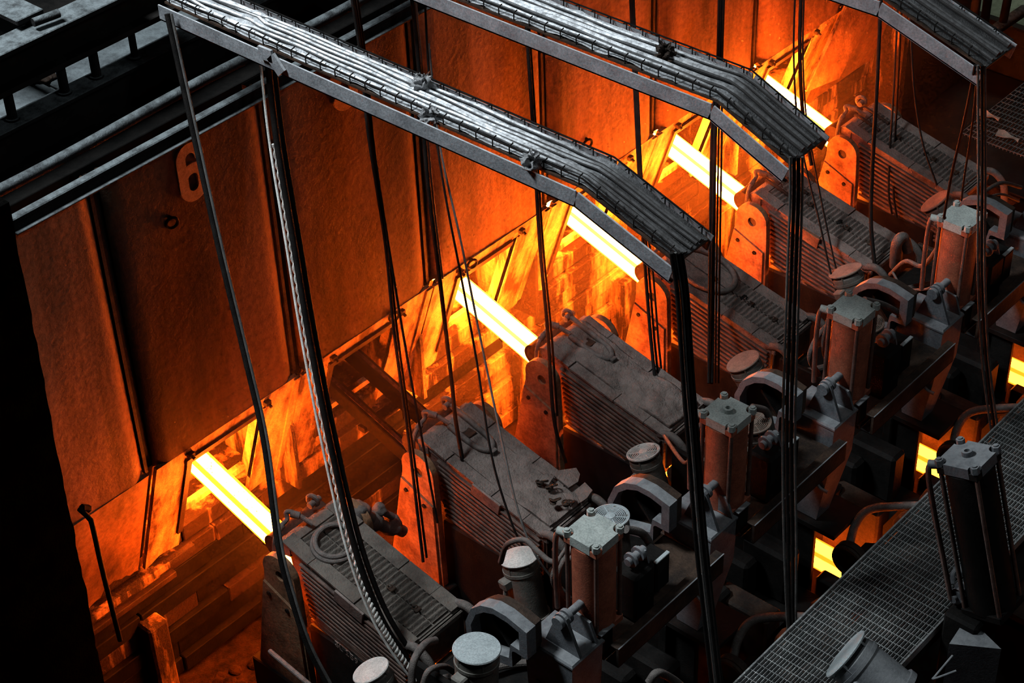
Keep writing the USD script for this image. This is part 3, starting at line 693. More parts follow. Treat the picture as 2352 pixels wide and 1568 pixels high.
motor('brake_motor', 'large grey motor with edge on lid over the grating at the bottom right', at(1943, 1502, z=0.62), axis_of(51, 0.16, 1943, 1502), 0.175, 0.42, 'lid_dust', paint='grey_paint')

# ================================================================== THE FRONT ROW: cylinder, wedge bracket, yoke, beam and clevis over each strand
def cylinder(name, label, base, L, w=0.285, port=True, rot=(0, 0, 0), top='cylinder_top', tubem='red_paint'):
    t = thing(name, label, 'hydraulic cylinder', base, rot=rot); h = w / 2
    sq = shapely.box(-h, -h, h, h)
    for sx in (-1, 1):
        for sy in (-1, 1): sq = sq.difference(Point(sx * h * 0.86, sy * h * 0.86).buffer(0.045, 8))
    hp = obj('head_plate', [prism(sq, 'z', L - 0.075, L)], top, t, smooth=30)
    obj('head_block', [box((-h * 0.99, -h * 0.99, L - 0.085), (h * 0.99, h * 0.99, L - 0.03), 0.006)], tubem, t)
    obj('barrel', lathe([(0.0, 0.04), (h * 1.05, 0.04), (h * 1.05, L - 0.085), (0.0, L - 0.08)], (0, 0, 0), (0, 0, 1), 40), tubem, t)
    obj('base_plate', box((-h, -h, 0), (h, h, 0.06), 0.008), tubem, t)
    for sx in (-1, 1):
        for sy in (-1, 1):
            x, y = sx * h * 0.86, sy * h * 0.86
            rod = obj('tie_rod', cyl((x, y, 0.02), (x, y, L - 0.02), 0.0155, n=12), 'rod_steel', t)
            obj('nut', [cyl((x, y, L - 0.03), (x, y, L + 0.018), 0.029, n=6)], top, rod)
            obj('rod_end', [cyl((x, y, L + 0.015), (x, y, L + 0.028), 0.016, n=12)], top, rod)
    if port:
        obj('port', [lathe([(0.036, 0), (0.036, 0.035), (0.018, 0.035), (0.018, -0.01)], (0, 0, L), (0, 0, 1), 20)], top, hp)
    obj('side_fitting', tube(spline([(-h * 0.6, h + 0.01, L - 0.05), (-h * 0.75, h + 0.05, L - 0.045), (-h * 0.95, h + 0.065, L - 0.09), (-h, h + 0.07, L - 0.35), (-h, h + 0.06, 0.12)], 6), 0.019, 10), 'rod_steel', t)
    obj('elbow', [cyl((-h * 0.62, h * 0.9, L - 0.045), (-h * 0.8, h + 0.07, L - 0.045), 0.03, n=14)], top, t)
    return t


c0 = cylinder('hydraulic_cylinder', 'red square headed hydraulic cylinder nearest the camera, with plain green grey top', (0.415, -3.69, 0.24), 0.85, port=False)
CN = {1: 'red hydraulic cylinder with a round port in its grey top, second in the front row', 2: 'dark red hydraulic cylinder beside the thick cable bundle, third in the front row', 3: 'bright red hydraulic cylinder at the right, fourth in the front row', 4: 'hydraulic cylinder beyond the right frame edge, fifth in the front row'}
c1 = cylinder('hydraulic_cylinder', CN[1], (S + 0.375, -3.66, 0.24), 0.86)
for k in (2, 3): dup(c0, 'hydraulic_cylinder', CN[k], (S * k + 0.40, -3.66, 0.24))


def wedge(name, label, loc):
    """a tapering box column with a sloping cap and two gusset plates"""
    t = thing(name, label, 'bracket', loc)
    lo = [(0.0, -3.57, -0.74), (0.18, -3.57, -0.74), (0.18, -3.76, -0.74), (0.0, -3.76, -0.74)]
    hi = [(-0.02, -3.44, 0.25), (0.30, -3.44, 0.25), (0.30, -3.86, 0.25), (-0.02, -3.86, 0.25)]
    mid = [(-0.02, -3.46, -0.15), (0.29, -3.46, -0.15), (0.29, -3.85, -0.15), (-0.02, -3.85, -0.15)]
    obj('column', [trimesh.convex.convex_hull(np.array(lo + mid)), trimesh.convex.convex_hull(np.array(hi + mid))][1:], 'grey_paint', t, smooth=False)
    obj('taper', [trimesh.convex.convex_hull(np.array(lo + mid))], 'grey_paint', t, smooth=False)
    obj('cap', trimesh.convex.convex_hull(np.array([(-0.03, -3.43, 0.265), (0.31, -3.43, 0.265), (0.31, -3.87, 0.265), (-0.03, -3.87, 0.265), (-0.02, -3.44, 0.28), (0.30, -3.44, 0.28), (0.30, -3.86, 0.28), (-0.02, -3.86, 0.28), (-0.03, -3.43, 0.25), (0.31, -3.43, 0.25), (0.31, -3.87, 0.25), (-0.03, -3.87, 0.25)])), 'grey_paint', t, smooth=False)
    gp = Polygon([(-3.56, 0.28), (-3.64, 0.50)] + [(-3.70 + 0.055 * math.cos(a), 0.54 + 0.055 * math.sin(a)) for a in np.linspace(0.2, math.pi - 0.2, 8)] + [(-3.77, 0.50), (-3.86, 0.28)])
    obj('gusset', prism(gp, 'x', 0.06, 0.085), 'grey_paint', t, smooth=20)
    obj('gusset', prism([(-3.58, 0.28), (-3.66, 0.46), (-3.80, 0.44), (-3.86, 0.28)], 'x', 0.235, 0.255), 'grey_paint', t, smooth=20)
    pin = obj('pivot_pin', [cyl((0.03, -3.70, 0.54), (0.29, -3.70, 0.54), 0.03, n=18)], 'grey_paint', t)
    obj('pin_collar', [cyl((0.02, -3.70, 0.54), (0.05, -3.70, 0.54), 0.047, n=22)], 'grey_paint', pin)
    obj('pin_collar', [cyl((0.10, -3.70, 0.54), (0.13, -3.70, 0.54), 0.055, n=22)], 'grey_paint', pin)
    obj('lifting_ring', [ring((-0.035, -3.60, -0.10), (0, 0.5, 1), 0.035, 0.012, 18, 6), cyl((-0.03, -3.56, -0.1), (0.0, -3.56, -0.1), 0.035, n=12)], 'grey_paint', t)
    obj('hand_hole', [tube(spline([(-0.03, -3.68, -0.10), (-0.03, -3.70, -0.25), (-0.03, -3.78, -0.36), (-0.03, -3.86, -0.37)], 5), 0.014, 8)], 'grey_paint', t)
    return t


w0 = wedge('wedge_bracket', 'grey wedge shaped box bracket left of the nearest cylinder', (0, 0, 0))
for k, lab in ((1, 'grey wedge shaped box bracket left of the second cylinder'), (2, 'grey wedge shaped box bracket left of the third cylinder'), (3, 'grey wedge shaped box bracket left of the fourth cylinder'), (4, 'grey wedge shaped box bracket at the right frame edge')):
    dup(w0, 'wedge_bracket', lab, (S * k, 0.02, 0))


def yoke(name, label, loc):
    """hollow rounded frame reaching back from the wedge"""
    t = thing(name, label, 'yoke frame', loc)
    o = Polygon([(-3.46, 0.12), (-3.16, 0.03), (-3.05, 0.10), (-3.04, 0.28), (-3.10, 0.44), (-3.19, 0.53), (-3.30, 0.575), (-3.42, 0.58), (-3.60, 0.54), (-3.60, 0.285), (-3.46, 0.285)]).buffer(0.03).buffer(-0.03)
    i = Polygon([(-3.43, 0.19), (-3.15, 0.10), (-3.10, 0.15), (-3.09, 0.28), (-3.14, 0.41), (-3.22, 0.485), (-3.31, 0.525), (-3.43, 0.525), (-3.53, 0.50), (-3.53, 0.33), (-3.45, 0.33)])
    obj('ring_plate', prism(o.difference(i), 'x', -0.15, -0.06), 'grey_paint', t, smooth=30)
    obj('back_plate', prism(o.buffer(-0.02), 'x', 0.0, 0.02), 'burnt_steel', t, smooth=30)
    obj('shell', prism(o.buffer(-0.012).difference(o.buffer(-0.035)), 'x', -0.06, 0.0), 'burnt_steel', t, smooth=30)
    obj('cross_plate', bar((-0.05, -3.42, 0.20), (-0.05, -3.24, 0.40), 0.09, 0.02), 'black_steel', t)
    return t


y0 = yoke('yoke_frame', 'hollow rounded yoke frame behind the nearest wedge bracket', (-0.02, -0.0, 0))
for k in range(1, 5): dup(y0, 'yoke_frame', f'hollow rounded yoke frame behind the {["", "second", "third", "fourth", "right edge"][k]} wedge bracket', (S * k - 0.02, 0.02, 0))
for k in range(0, 5):
    n = ['nearest', 'second', 'third', 'fourth', 'fifth'][k]; o = S * k
    t = thing('channel_beam', f'dark dusty channel beam in front of the {n} cylinder', 'beam', (o, 0, 0))
    obj('web', box((0.33, -3.97, 0.05), (S - 0.04, -3.95, 0.22)), 'burnt_steel', t)
    obj('top_flange', box((0.33, -3.97, 0.21), (S - 0.04, -3.90, 0.225), 0.004), 'burnt_steel', t)
    obj('lip', box((0.33, -3.975, 0.222), (S - 0.04, -3.966, 0.228)), 'grey_paint', t)
    obj('bottom_flange', box((0.33, -3.97, 0.04), (S - 0.04, -3.86, 0.055), 0.004), 'dusty_beam', t)
    obj('floor_plate', box((0.31, -3.86, 0.06), (S - 0.04, -3.44, 0.09)), 'burnt_steel', t)
    t = thing('foot_bracket', f'black box foot under the front of the {n} cylinder', 'bracket', (o, 0, 0))
    obj('box', box((0.29, -3.85, 0.10), (0.42, -3.84, 0.30), 0.004), 'black_steel', t); obj('lip', box((0.285, -3.86, 0.30), (0.43, -3.82, 0.312), 0.003), 'grey_paint', t)
    t = thing('clevis', f'spool shaped clevis on its black box right of the {n} cylinder', 'clevis', (o + 0.80, -3.74, 0.0))
    obj('box', box((-0.12, -0.10, 0.10), (0.10, 0.10, 0.52), 0.02), 'black_steel', t)
    for x in (-0.06, 0.02):
        obj('flange', cyl((x, 0, 0.60), (x + 0.022, 0, 0.60), 0.056, n=28), 'grey_paint', t)
    obj('spindle', cyl((-0.09, 0, 0.60), (0.09, 0, 0.60), 0.03, n=20), 'grey_paint', t)
    obj('ear_plate', prism([(-0.07, 0.50), (-0.035, 0.62), (0.035, 0.62), (0.07, 0.50)], 'x', 0.06, 0.075), 'grey_paint', t)
    obj('lip', box((0.12, -0.09, 0.48), (0.27, -0.06, 0.492), 0.003), 'lid_dust', t)
    obj('side_box', box((0.12, -0.09, 0.20), (0.27, 0.08, 0.48), 0.01), 'black_steel', t)
    # guards over the running strand: roller cases with a gap before and behind
    t = thing('roller_case', f'black roller case over the running strand under the {n} cylinder', 'roller case', (o, 0, 0))
    obj('case', box((0.06, -3.57, -1.16), (0.69, -2.36, -0.93), 0.03), 'black_steel', t)
    for x, yf in ((0.0, -3.73), (0.70, -3.46)): obj('cheek', box((x, yf, FL), (x + 0.05, -2.30, -0.78), 0.01), 'black_steel' if x == 0 else 'burnt_steel', t)
    obj('roller', cyl((0.08, -2.30, -1.16), (0.68, -2.30, -1.16), 0.10, n=24), 'burnt_steel', t)
    obj('pipe', tube(spline([(0.1, -2.5, -0.90), (0.3, -2.7, -0.84), (0.6, -2.9, -0.87), (0.74, -3.3, -0.80)], 6), 0.03, 10), 'hose_dusty', t)
for k in range(-1, 6):
    o = S * k
    t = thing('pit_cover', f'black pit cover plate between machines, {["left of the nearest", "right of the nearest", "right of the second", "right of the third", "right of the fourth", "right of the fifth", "right of the farthest"][k+1]} roller case', 'cover plate', (o, 0, 0))
    obj('plate', box((0.80, -4.1, -1.55), (S - 0.02, -2.2, -1.50), 0.01), 'black_steel', t)
    for i in range(3): obj('gear_box', box((0.85 + 0.2 * i, -3.2 - 0.25 * i, -1.5), (1.0 + 0.22 * i, -2.75 - 0.25 * i, -1.15 + 0.08 * i), 0.03), 'black_steel', t)
    obj('post', box((0.98, -3.75, FL), (1.12, -3.6, -1.55)), 'black_steel', t)
    if k >= 0:   # deep side guard plates that hide most of the strand from the aisle
        obj('glow_blocker', box((-0.06, -3.95, -0.80), (0.36, -3.40, -0.75), 0.004), 'black_steel', t)  # added plate, keeps the strand glow off the wedge bracket
        obj('side_guard', box((0.06, -4.0, -1.75), (0.20, -3.74, -1.42), 0.02), 'black_steel', t)
        obj('stand', box((-0.06, -3.50, FL), (-0.01, -3.42, -0.80), 0.01), 'black_steel', t)
        obj('side_guard', box((0.60, -3.96, -1.75), (0.80, -3.45, -1.0), 0.02), 'burnt_steel', t)
    if 0 <= k < 5: obj('end_guard', box((0.86, -4.06, -1.5), (S - 0.04, -4.02, -1.2), 0.006), 'black_steel', t)

# ------------------------------------------------------------------ second row beyond the aisle, walkway gratings
for k in range(0, 5):
    o = S * k; n = ['nearest', 'second', 'third', 'fourth', 'fifth'][k]
    t = thing('aisle_housing', f'dark domed roller housing beside the walkway on the {n} strand', 'machine housing', (o, 0, 0))
    obj('body', prism([(-4.02, -1.5), (-4.0, -1.10), (-4.12, -0.86), (-4.35, -0.74), (-7.2, -0.74), (-7.2, -1.5)], 'x', 0.62, 0.74), 'black_steel', t)
    obj('body', prism([(-4.02, -1.5), (-4.0, -1.10), (-4.12, -0.86), (-4.35, -0.74), (-7.2, -0.74), (-7.2, -1.5)], 'x', 0.02, 0.14), 'black_steel', t)
    obj('hood', prism([(-4.30, -0.78), (-4.40, -0.68), (-7.2, -0.68), (-7.2, -0.80), (-4.36, -0.82)], 'x', 0.02, 0.74), 'burnt_steel', t)
    obj('ear', [cyl((-0.04, -4.09, -0.94), (0.02, -4.09, -0.94), 0.15, n=32)], 'burnt_steel', t)
    obj('ear_ring', [ring((-0.05, -4.09, -0.94), (1, 0, 0), 0.125, 0.022, 36, 8)], 'burnt_steel', t)
    obj('dome', [rock((0.30, -4.42, -0.66), 0.16, 60 + k, 0.8)], 'burnt_steel', t)
    obj('elbow', tube(spline([(0.06, -4.02, -0.95), (0.20, -3.98, -0.80), (0.32, -4.02, -0.70), (0.44, -4.2, -0.64), (0.55, -4.5, -0.54)], 6), 0.035, 12), 'hose_dusty', t)
    obj('motor_lump', [rock((0.75, -4.42, -0.72), 0.17, 70 + k, 0.9)], 'burnt_steel', t)
GZ, GY0, GY1, GX0, GX1 = 0.30, -5.52, -4.78, -0.1, 5.4
t = thing('grating', 'steel bar grating walkway along the bottom right of the machine', 'grating')
for i in range(31):
    y = GY0 + (GY1 - GY0) * i / 30
    obj('bearing_bar', box((GX0, y - 0.0026, GZ - 0.03), (GX1, y + 0.0026, GZ)), 'grating_zinc', t)
nx = int((GX1 - GX0) / 0.072)
for i in range(nx + 1):
    x = GX0 + i * 0.072
    obj('cross_rod', bar((x, GY0, GZ - 0.004), (x, GY1, GZ - 0.004), 0.005, 0.007), 'grating_zinc', t)
for y in (GY0, GY1): obj('edge_bar', box((GX0, y - 0.006, GZ - 0.06), (GX1, y + 0.006, GZ + 0.012)), 'grating_zinc', t)
obj('joist', box((GX0, GY1 - 0.06, GZ - 0.2), (GX1, GY1 - 0.02, GZ - 0.06)), 'black_steel', t)
obj('joist', box((GX0, GY0 + 0.02, GZ - 0.2), (GX1, GY0 + 0.06, GZ - 0.06)), 'black_steel', t)
obj('under_tray', box((GX0, GY0 + 0.03, GZ - 0.62), (GX1, GY1 - 0.03, GZ - 0.60)), 'black_steel', t)
t = thing('grating', 'dark steel grating platform at the right edge behind the farthest housing', 'grating', (0, 0, 0))
gx0, gx1, gy0, gy1, gz = 9.1, 11.0, -2.6, -1.5, -0.9
for i in range(28):
    y = gy0 + (gy1 - gy0) * i / 27; obj('bearing_bar', box((gx0, y - 0.004, gz - 0.03), (gx1, y + 0.004, gz)), 'cable_grey', t)
for i in range(20):
    x = gx0 + (gx1 - gx0) * i / 19; obj('cross_rod', bar((x, gy0, gz - 0.004), (x, gy1, gz - 0.004), 0.008, 0.01), 'cable_grey', t)
obj('under_tray', box((gx0, gy0, gz - 0.5), (gx1, gy1, gz - 0.48)), 'black_steel', t)
for i, (px, py) in enumerate(((2272, 268), (2316, 316))):
    c = at(px, py, z=gz + 0.02)
    obj('rag', sheet(lambda u, v: np.stack([(u - .5) * .08 + .01 * np.sin(9 * v), (v - .5) * .26, .02 + .02 * np.sin(4 * u + 5 * v)], -1) + c, 6, 10, (0, 0, -0.01)), 'lid_brown', label=['pale strip of rag on the dark grating, at its back edge', 'pale strip of rag on the dark grating, in its middle'][i], cat='rag')

c2 = cylinder('hydraulic_cylinder', 'large black leaning hydraulic cylinder at the right beside the grating', (1.99, -5.80, 0.50), 1.20, w=0.30, rot=(-16.5, 0, 0), top='grey_paint', tubem='black_steel')
t = thing('clevis', 'spool shaped clevis at the foot of the leaning black cylinder', 'clevis', (1.93, -5.66, 0.02))
obj('box', box((-0.16, -0.15, -0.25), (0.16, 0.10, 0.46), 0.02), 'black_steel', t)
for x in (-0.07, 0.02): obj('flange', cyl((x, 0.08, 0.54), (x + 0.022, 0.08, 0.54), 0.055, n=28), 'grey_paint', t)
obj('spindle', cyl((-0.10, 0.08, 0.54), (0.12, 0.08, 0.54), 0.028, n=20), 'grey_paint', t)
t = thing('valve', 'small grey valve fitting on the grating beside the leaning black cylinder', 'valve', at(2206, 1310, z=0.36))
obj('body', [rock((0, 0, 0.0), 0.05, 81, 1.0)], 'grey_paint', t); obj('spout', [tube(spline([(0, 0, 0), (-0.06, 0.02, 0.02), (-0.09, 0.0, -0.05)], 5), 0.018, 10)], 'grey_paint', t)
obj('handle', [bar((0.02, -0.02, 0.0), (0.08, -0.06, -0.06), 0.02, 0.01)], 'grey_paint', t)
t = thing('wedge_bracket', 'dark grey box bracket under the leaning black cylinder at the bottom right', 'bracket', (0, 0, 0))
P0 = [at(2180, 1478, z=0.42), at(2300, 1490, z=0.42), at(2215, 1425, z=0.42), at(2240, 1432, z=0.42)]
bz = np.array(P0); low = bz - [0, 0, 0.9]
obj('column', trimesh.convex.convex_hull(np.vstack([bz, low])), 'grey_paint', t, smooth=False)
obj('hook', tube(spline([at(2188, 1505, z=0.35), at(2150, 1550, z=0.3), at(2146, 1558, z=0.3), at(2196, 1540, z=0.33)], 5), 0.008, 8), 'grey_paint', t)

# ================================================================== CABLE TRAYS over the machine, with cables and dust
def tray(n, label, x0, x1, ys, y_bend, end, z=3.60, ncab=6, seed=1):
    """ys: back end; y_bend; end: (y, z) of the drooping end"""
    t = thing('cable_tray', label, 'cable tray'); r = np.random.default_rng(seed)
    path = [(ys, z), (y_bend, z), end]

    def ribbon(xa, xb, za, zb):
        for (ya, z_a), (yb, z_b) in zip(path[:-1], path[1:]):
            yield bar(((xa + xb) / 2, ya, z_a + (za + zb) / 2), ((xa + xb) / 2, yb, z_b + (za + zb) / 2), xb - xa, zb - za)
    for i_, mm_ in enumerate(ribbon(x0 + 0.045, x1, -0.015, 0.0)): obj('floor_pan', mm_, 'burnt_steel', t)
    for mm_ in ribbon(x0 - 0.015, x0 - 0.003, -0.115, 0.0): obj('carrier_angle', mm_, 'tray_zinc', t)
    for mm_ in ribbon(x0 - 0.015, x0 + 0.02, -0.115, -0.105): obj('carrier_foot', mm_, 'burnt_steel', t)
    for mm_ in ribbon(x1 + 0.01, x1 + 0.022, -0.10, 0.02): obj('carrier_angle', mm_, 'tray_zinc', t)
    for xx in (x0 + 0.05, x1 - 0.005):
        for mm_ in ribbon(xx - 0.004, xx + 0.004, 0.05, 0.058): obj('side_wire', mm_, 'cable_black', t)
        y = ys - 0.05
        while y > end[0] + 0.03:
            zz = z if y > y_bend else np.interp(y, [end[0], y_bend], [end[1], z])
            s = 1 if xx < (x0 + x1) / 2 else -1
            obj('hook', tube([(xx, y, zz + 0.0), (xx, y, zz + 0.055), (xx + s * 0.035, y, zz + 0.062)], 0.0045, 5), 'cable_black', t)
            y -= 0.135

    def bed(u, v):
        x = x0 + 0.055 + (x1 - x0 - 0.065) * u; y = ys + (end[0] - ys) * v
        zz = np.where(y > y_bend, z, np.interp(y, [end[0], y_bend], [end[1], z]))
        n_ = meshkit.fbm(np.stack([x * 14, y * 7, 0 * x + seed], -1), 4, seed)
        return np.stack([x, y, zz + 0.004 + 0.05 * np.clip(n_ - 0.38, 0, 1)], -1)
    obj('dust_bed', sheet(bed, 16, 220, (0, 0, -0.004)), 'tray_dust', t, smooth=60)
    for i in range(ncab):
        xb = x0 + 0.085 + (x1 - x0 - 0.12) * (i + 0.5) / ncab; ph = r.uniform(0, 6); pts = []
        rad = r.choice([0.013, 0.016, 0.021])
        for y in np.linspace(ys, end[0] - 0.0, 44):
            zz = z if y > y_bend else np.interp(y, [end[0], y_bend], [end[1], z])
            amp = 0.012 if not (n == 0 and y > -0.6) else 0.05
            pts.append((xb + amp * math.sin(1.6 * y + ph) + 0.004 * math.sin(9 * y + ph), y, zz + 0.016 + rad + 0.006 * math.sin(2.5 * y + 2 * ph)))
        cn_ = ['nearest', 'second', 'far right'][n]
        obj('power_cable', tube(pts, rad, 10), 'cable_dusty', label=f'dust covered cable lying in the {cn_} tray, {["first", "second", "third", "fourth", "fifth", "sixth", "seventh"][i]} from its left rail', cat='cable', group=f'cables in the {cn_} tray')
    return t


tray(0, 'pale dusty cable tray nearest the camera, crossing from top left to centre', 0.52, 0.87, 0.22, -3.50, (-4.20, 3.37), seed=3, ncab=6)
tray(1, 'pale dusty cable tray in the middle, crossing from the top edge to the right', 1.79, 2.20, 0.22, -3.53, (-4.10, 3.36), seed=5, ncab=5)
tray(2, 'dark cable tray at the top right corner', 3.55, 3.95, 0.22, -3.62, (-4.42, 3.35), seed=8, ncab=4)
obj('tray_bracket', [bar(at(596, 118, x=0.49), at(626, 130, x=0.49), 0.02, 0.09), bar(at(622, 128, x=0.49), at(648, 168, x=0.49), 0.02, 0.09)], 'tray_zinc', label='short bent grey bracket on the near rail of the nearest tray, above the twisted rope', cat='bracket')
for i, (px, py, zz) in enumerate(((972, 192, 3.66), (985, 265, 3.62), (1222, 372, 3.64), (1528, 124, 3.66))):
    c = at(px, py, z=zz)
    def crumple(u, v, i=i, c=c):
        a_, r_ = 2 * np.pi * u, 0.035 * (1 - 0.55 * v); w_ = meshkit.noise(np.stack([3 * np.cos(a_), 3 * np.sin(a_), 4 * v + 5 * i], -1), 3) - 0.45
        rr = r_ + 0.06 * w_
        return np.stack([c[0] + rr * np.cos(a_) * 1.3, c[1] + rr * np.sin(a_) * 1.5, c[2] - 0.03 + 0.085 * v + 0.05 * w_], -1)
    obj('rag_bundle', sheet(crumple, 26, 14, (0.002, 0.002, -0.006)),
        'foil_rag' if i != 3 else 'burnt_steel', label=['pale crumpled rag on the far rail of the nearest tray', 'pale crumpled rag on the near rail of the nearest tray, at its middle', 'crumpled foil rag on the near rail of the nearest tray, towards its drooping end', 'dark rubbish lump lying in the middle tray'][i], cat='rag')

# ================================================================== HANGING CABLES AND ROPES
def hang(px_pts, y0, y1, r, material='cable_black', shift=(0, 0), per=8):
    p = np.asarray(px_pts, float); s = np.concatenate([[0], np.cumsum(np.hypot(*np.diff(p, axis=0).T))]); s /= s[-1]
    return spline([at(a + shift[0], b + shift[1], y=y0 + (y1 - y0) * q**1.15) for (a, b), q in zip(p, s)], per)


def cable(label, pts, y0, y1, r, material='cable_black', shift=(0, 0), group=None, cat='cable', name='hanging_cable'):
    return obj(name, tube(hang(pts, y0, y1, r, shift=shift), r, 10), material, label=label, cat=cat, group=group)


A = [(384, 32), (410, 150), (432, 250), (500, 560), (560, 810), (605, 1010), (638, 1250), (668, 1370), (705, 1480), (756, 1580)]
cable('black cable at far left hanging past the numeral 6, front one of two', A, 0.05, -2.0, 0.020)
cable('grey cable at far left hanging past the numeral 6, rear one of two', A, 0.03, -2.1, 0.011, 'cable_grey', (9, 0))
Bp = [(600, 140), (622, 330), (660, 560), (700, 800), (752, 1060), (800, 1260), (850, 1400), (900, 1490), (965, 1580)]
cable('thick black cable behind the twisted white rope', Bp, -0.26, -2.3, 0.024, shift=(14, -6))
cable('second thick black cable behind the twisted white rope', Bp, -0.22, -2.3, 0.020, shift=(26, -20))
cable('smooth pale cord left of the twisted white rope', [(q[0] - 2 - 0.002 * q[1], q[1]) for q in Bp], -0.30, -2.35, 0.0095, 'rope_pale')
cable('smooth pale cord right of the twisted white rope', [(q[0] + 18 - 0.004 * q[1] * (q[1] > 600), q[1]) for q in Bp[2:]], -0.6, -2.35, 0.009, 'rope_pale')
base = hang([(q[0] + 9, q[1]) for q in Bp[1:]], -0.30, -2.35, 0.012, per=40)
rp = thing('twisted_rope', 'twisted pale wire rope hanging left of centre, brightest of all', 'rope')
for ph in (0, math.pi):
    a, b, _ = frame_of(base[-1] - base[0]); s = np.linspace(0, 1, len(base)) * 2 * np.pi * 34 + ph
    obj('strand', tube(base + 0.0125 * (np.cos(s)[:, None] * a + np.sin(s)[:, None] * b), 0.0125, 7), 'rope_pale', rp)
cable('reddish cable hanging at the left of the numeral 5, front one of two', [(806, -20), (830, 140), (845, 300), (885, 560), (905, 760), (940, 1020), (972, 1290)], -0.26, -1.30, 0.013)
cable('thin cable hanging at the left of the numeral 5, rear one of two', [(818, -20), (842, 150), (858, 330), (892, 560), (930, 790), (965, 985), (1005, 1200)], -0.24, -1.30, 0.010, shift=(0, 0))
cable('second strand of the reddish cable beside the second bracket', [(812, -20), (836, 140), (851, 300), (891, 560), (912, 760), (947, 1020), (980, 1280)], -0.25, -1.30, 0.010)
cable('thick dark cable ending on the rear of the second housing', [(945, -20), (962, 150), (983, 420), (1010, 640), (1038, 880), (1046, 960), (1066, 1080), (1080, 1180)], -0.25, -1.35, 0.017)
cable('paler cable strung beside the thick dark cable of the second housing', [(952, -20), (972, 190), (992, 430), (1016, 640)], -0.24, -0.8, 0.011, 'cable_grey')
cable('thin cable reaching the conical capped motor, left of two', [(975, -20), (988, 200), (1018, 420), (1060, 640), (1095, 830), (1130, 1050), (1175, 1200), (1205, 1262)], -0.26, -2.1, 0.009)
cable('thin grey cable passing over the conical capped motor, right of two', [(985, 100), (1010, 330), (1060, 560), (1100, 760), (1150, 1000), (1192, 1180), (1240, 1290), (1312, 1372)], -0.26, -2.9, 0.009, 'cable_grey')
cable('thick cable falling to the rear of the third housing', [(1208, 40), (1225, 300), (1240, 560), (1258, 760), (1272, 960), (1300, 1062)], -0.22, -1.35, 0.016)
cable('thinner cable beside the thick cable of the third housing', [(1214, 40), (1231, 300), (1247, 560), (1266, 760), (1280, 955)], -0.22, -1.2, 0.010)
C7 = [(1448, -20), (1460, 250), (1470, 440), (1482, 620), (1497, 800), (1512, 910), (1545, 1020)]
for i, (dx, r, lab) in enumerate(((0, 0.015, 'dark cable crossing the fourth billet end, leftmost of three'), (8, 0.010, 'thin cable crossing the fourth billet end, middle of three'), (17, 0.009, 'thin cable crossing the fourth billet end, rightmost of three'))):
    cable(lab, [(q[0] + dx * (1 if q[1] > 500 else 0.4), q[1]) for q in C7], -0.24 - 0.02 * i, -2.0, r)
C8 = [(1655, -20), (1650, 160), (1641, 300), (1636, 600), (1633, 880)]
for i, (dx, r) in enumerate(((0, 0.024), (10, 0.008), (17, 0.009), (-6, 0.012))):
    cable(['thick cable crossing the fifth billet', 'thin cable right of the thick one crossing the fifth billet', 'rightmost thin cable crossing the fifth billet', 'leftmost thin cable crossing the fifth billet'][i], [(q[0] + dx * (1 if q[1] > 200 else .5), q[1]) for q in C8], -0.4 - .02 * i, -2.0, r)
C9 = [(1826, -20), (1823, 120), (1830, 260), (1850, 380), (1880, 500), (1912, 640), (1950, 745)]
for i, (dx, r) in enumerate(((0, 0.009), (14, 0.018), (21, 0.008))):
    cable(['thin cable crossing the farthest billet, leftmost', 'thick cable crossing the farthest billet', 'thin cable crossing the farthest billet, rightmost'][i], [(q[0] + dx * (1 if q[1] < 500 else .7), q[1]) for q in C9[: (4 if i == 1 else 7)]], -0.5 - .02 * i, -2.3 if i != 1 else -1.3, r)
C10 = [(1822, 360), (1821, 470), (1812, 720), (1805, 1000), (1808, 1250), (1816, 1470), (1836, 1580)]
for i, (dx, r, mt_) in enumerate(((-7, 0.009, 'cable_grey'), (2, 0.012, 'cable_black'), (12, 0.013, 'cable_black'), (21, 0.009, 'cable_grey'))):
    cable(['grey cable dropping from the middle tray end, leftmost', 'black cable dropping from the middle tray end, second from left', 'black cable dropping from the middle tray end, third from left', 'grey cable dropping from the middle tray end, rightmost'][i], [(q[0] + dx * (1 - 0.35 * (q[1] > 1300)), q[1]) for q in C10], -4.13 - .01 * i, -4.70, r, mt_)
c = at(1818, 1482, y=-4.68)
obj('cable_clamp', [ring(c + [0, 0, dz], (0, 0, 1), 0.045, 0.012, 20, 6) for dz in (0, 0.03)][:1], 'burnt_steel', label='dark clamp round the cable bundle above the grating', cat='clamp')
C11 = [(1548, 580), (1562, 680), (1574, 860), (1590, 1060), (1606, 1260), (1642, 1585)]
for i, (dx, r, mt_) in enumerate(((-6, 0.014, 'cable_black'), (3, 0.009, 'cable_grey'), (10, 0.014, 'cable_black'), (18, 0.010, 'cable_black'))):
    cable(['thick black cable dropping from the nearest tray end, leftmost', 'grey cable dropping from the nearest tray end, second from left', 'thick black cable dropping from the nearest tray end, third from left', 'black cable dropping from the nearest tray end, rightmost'][i], [(q[0] + dx, q[1]) for q in C11], -4.22 - .01 * i, -4.72, r, mt_)
cable('thick dark cable at the right falling across the farthest housing', [(2024, -20), (2014, 200), (2003, 400), (2001, 520), (2010, 615)], -1.1, -2.2, 0.019)
cable('thin cable crossing the farthest housing rear, left one of two', [(2064, -20), (2053, 200), (2041, 420), (2049, 492)], -0.8, -1.6, 0.011)
cable('thin cable crossing the farthest housing rear, right one of two', [(2073, -20), (2062, 200), (2052, 420), (2060, 500)], -0.8, -1.6, 0.011)
cable('thin loose cable slanting over the farthest housing top', [(2088, -20), (2099, 200), (2120, 330), (2152, 425)], -0.9, -2.1, 0.010)
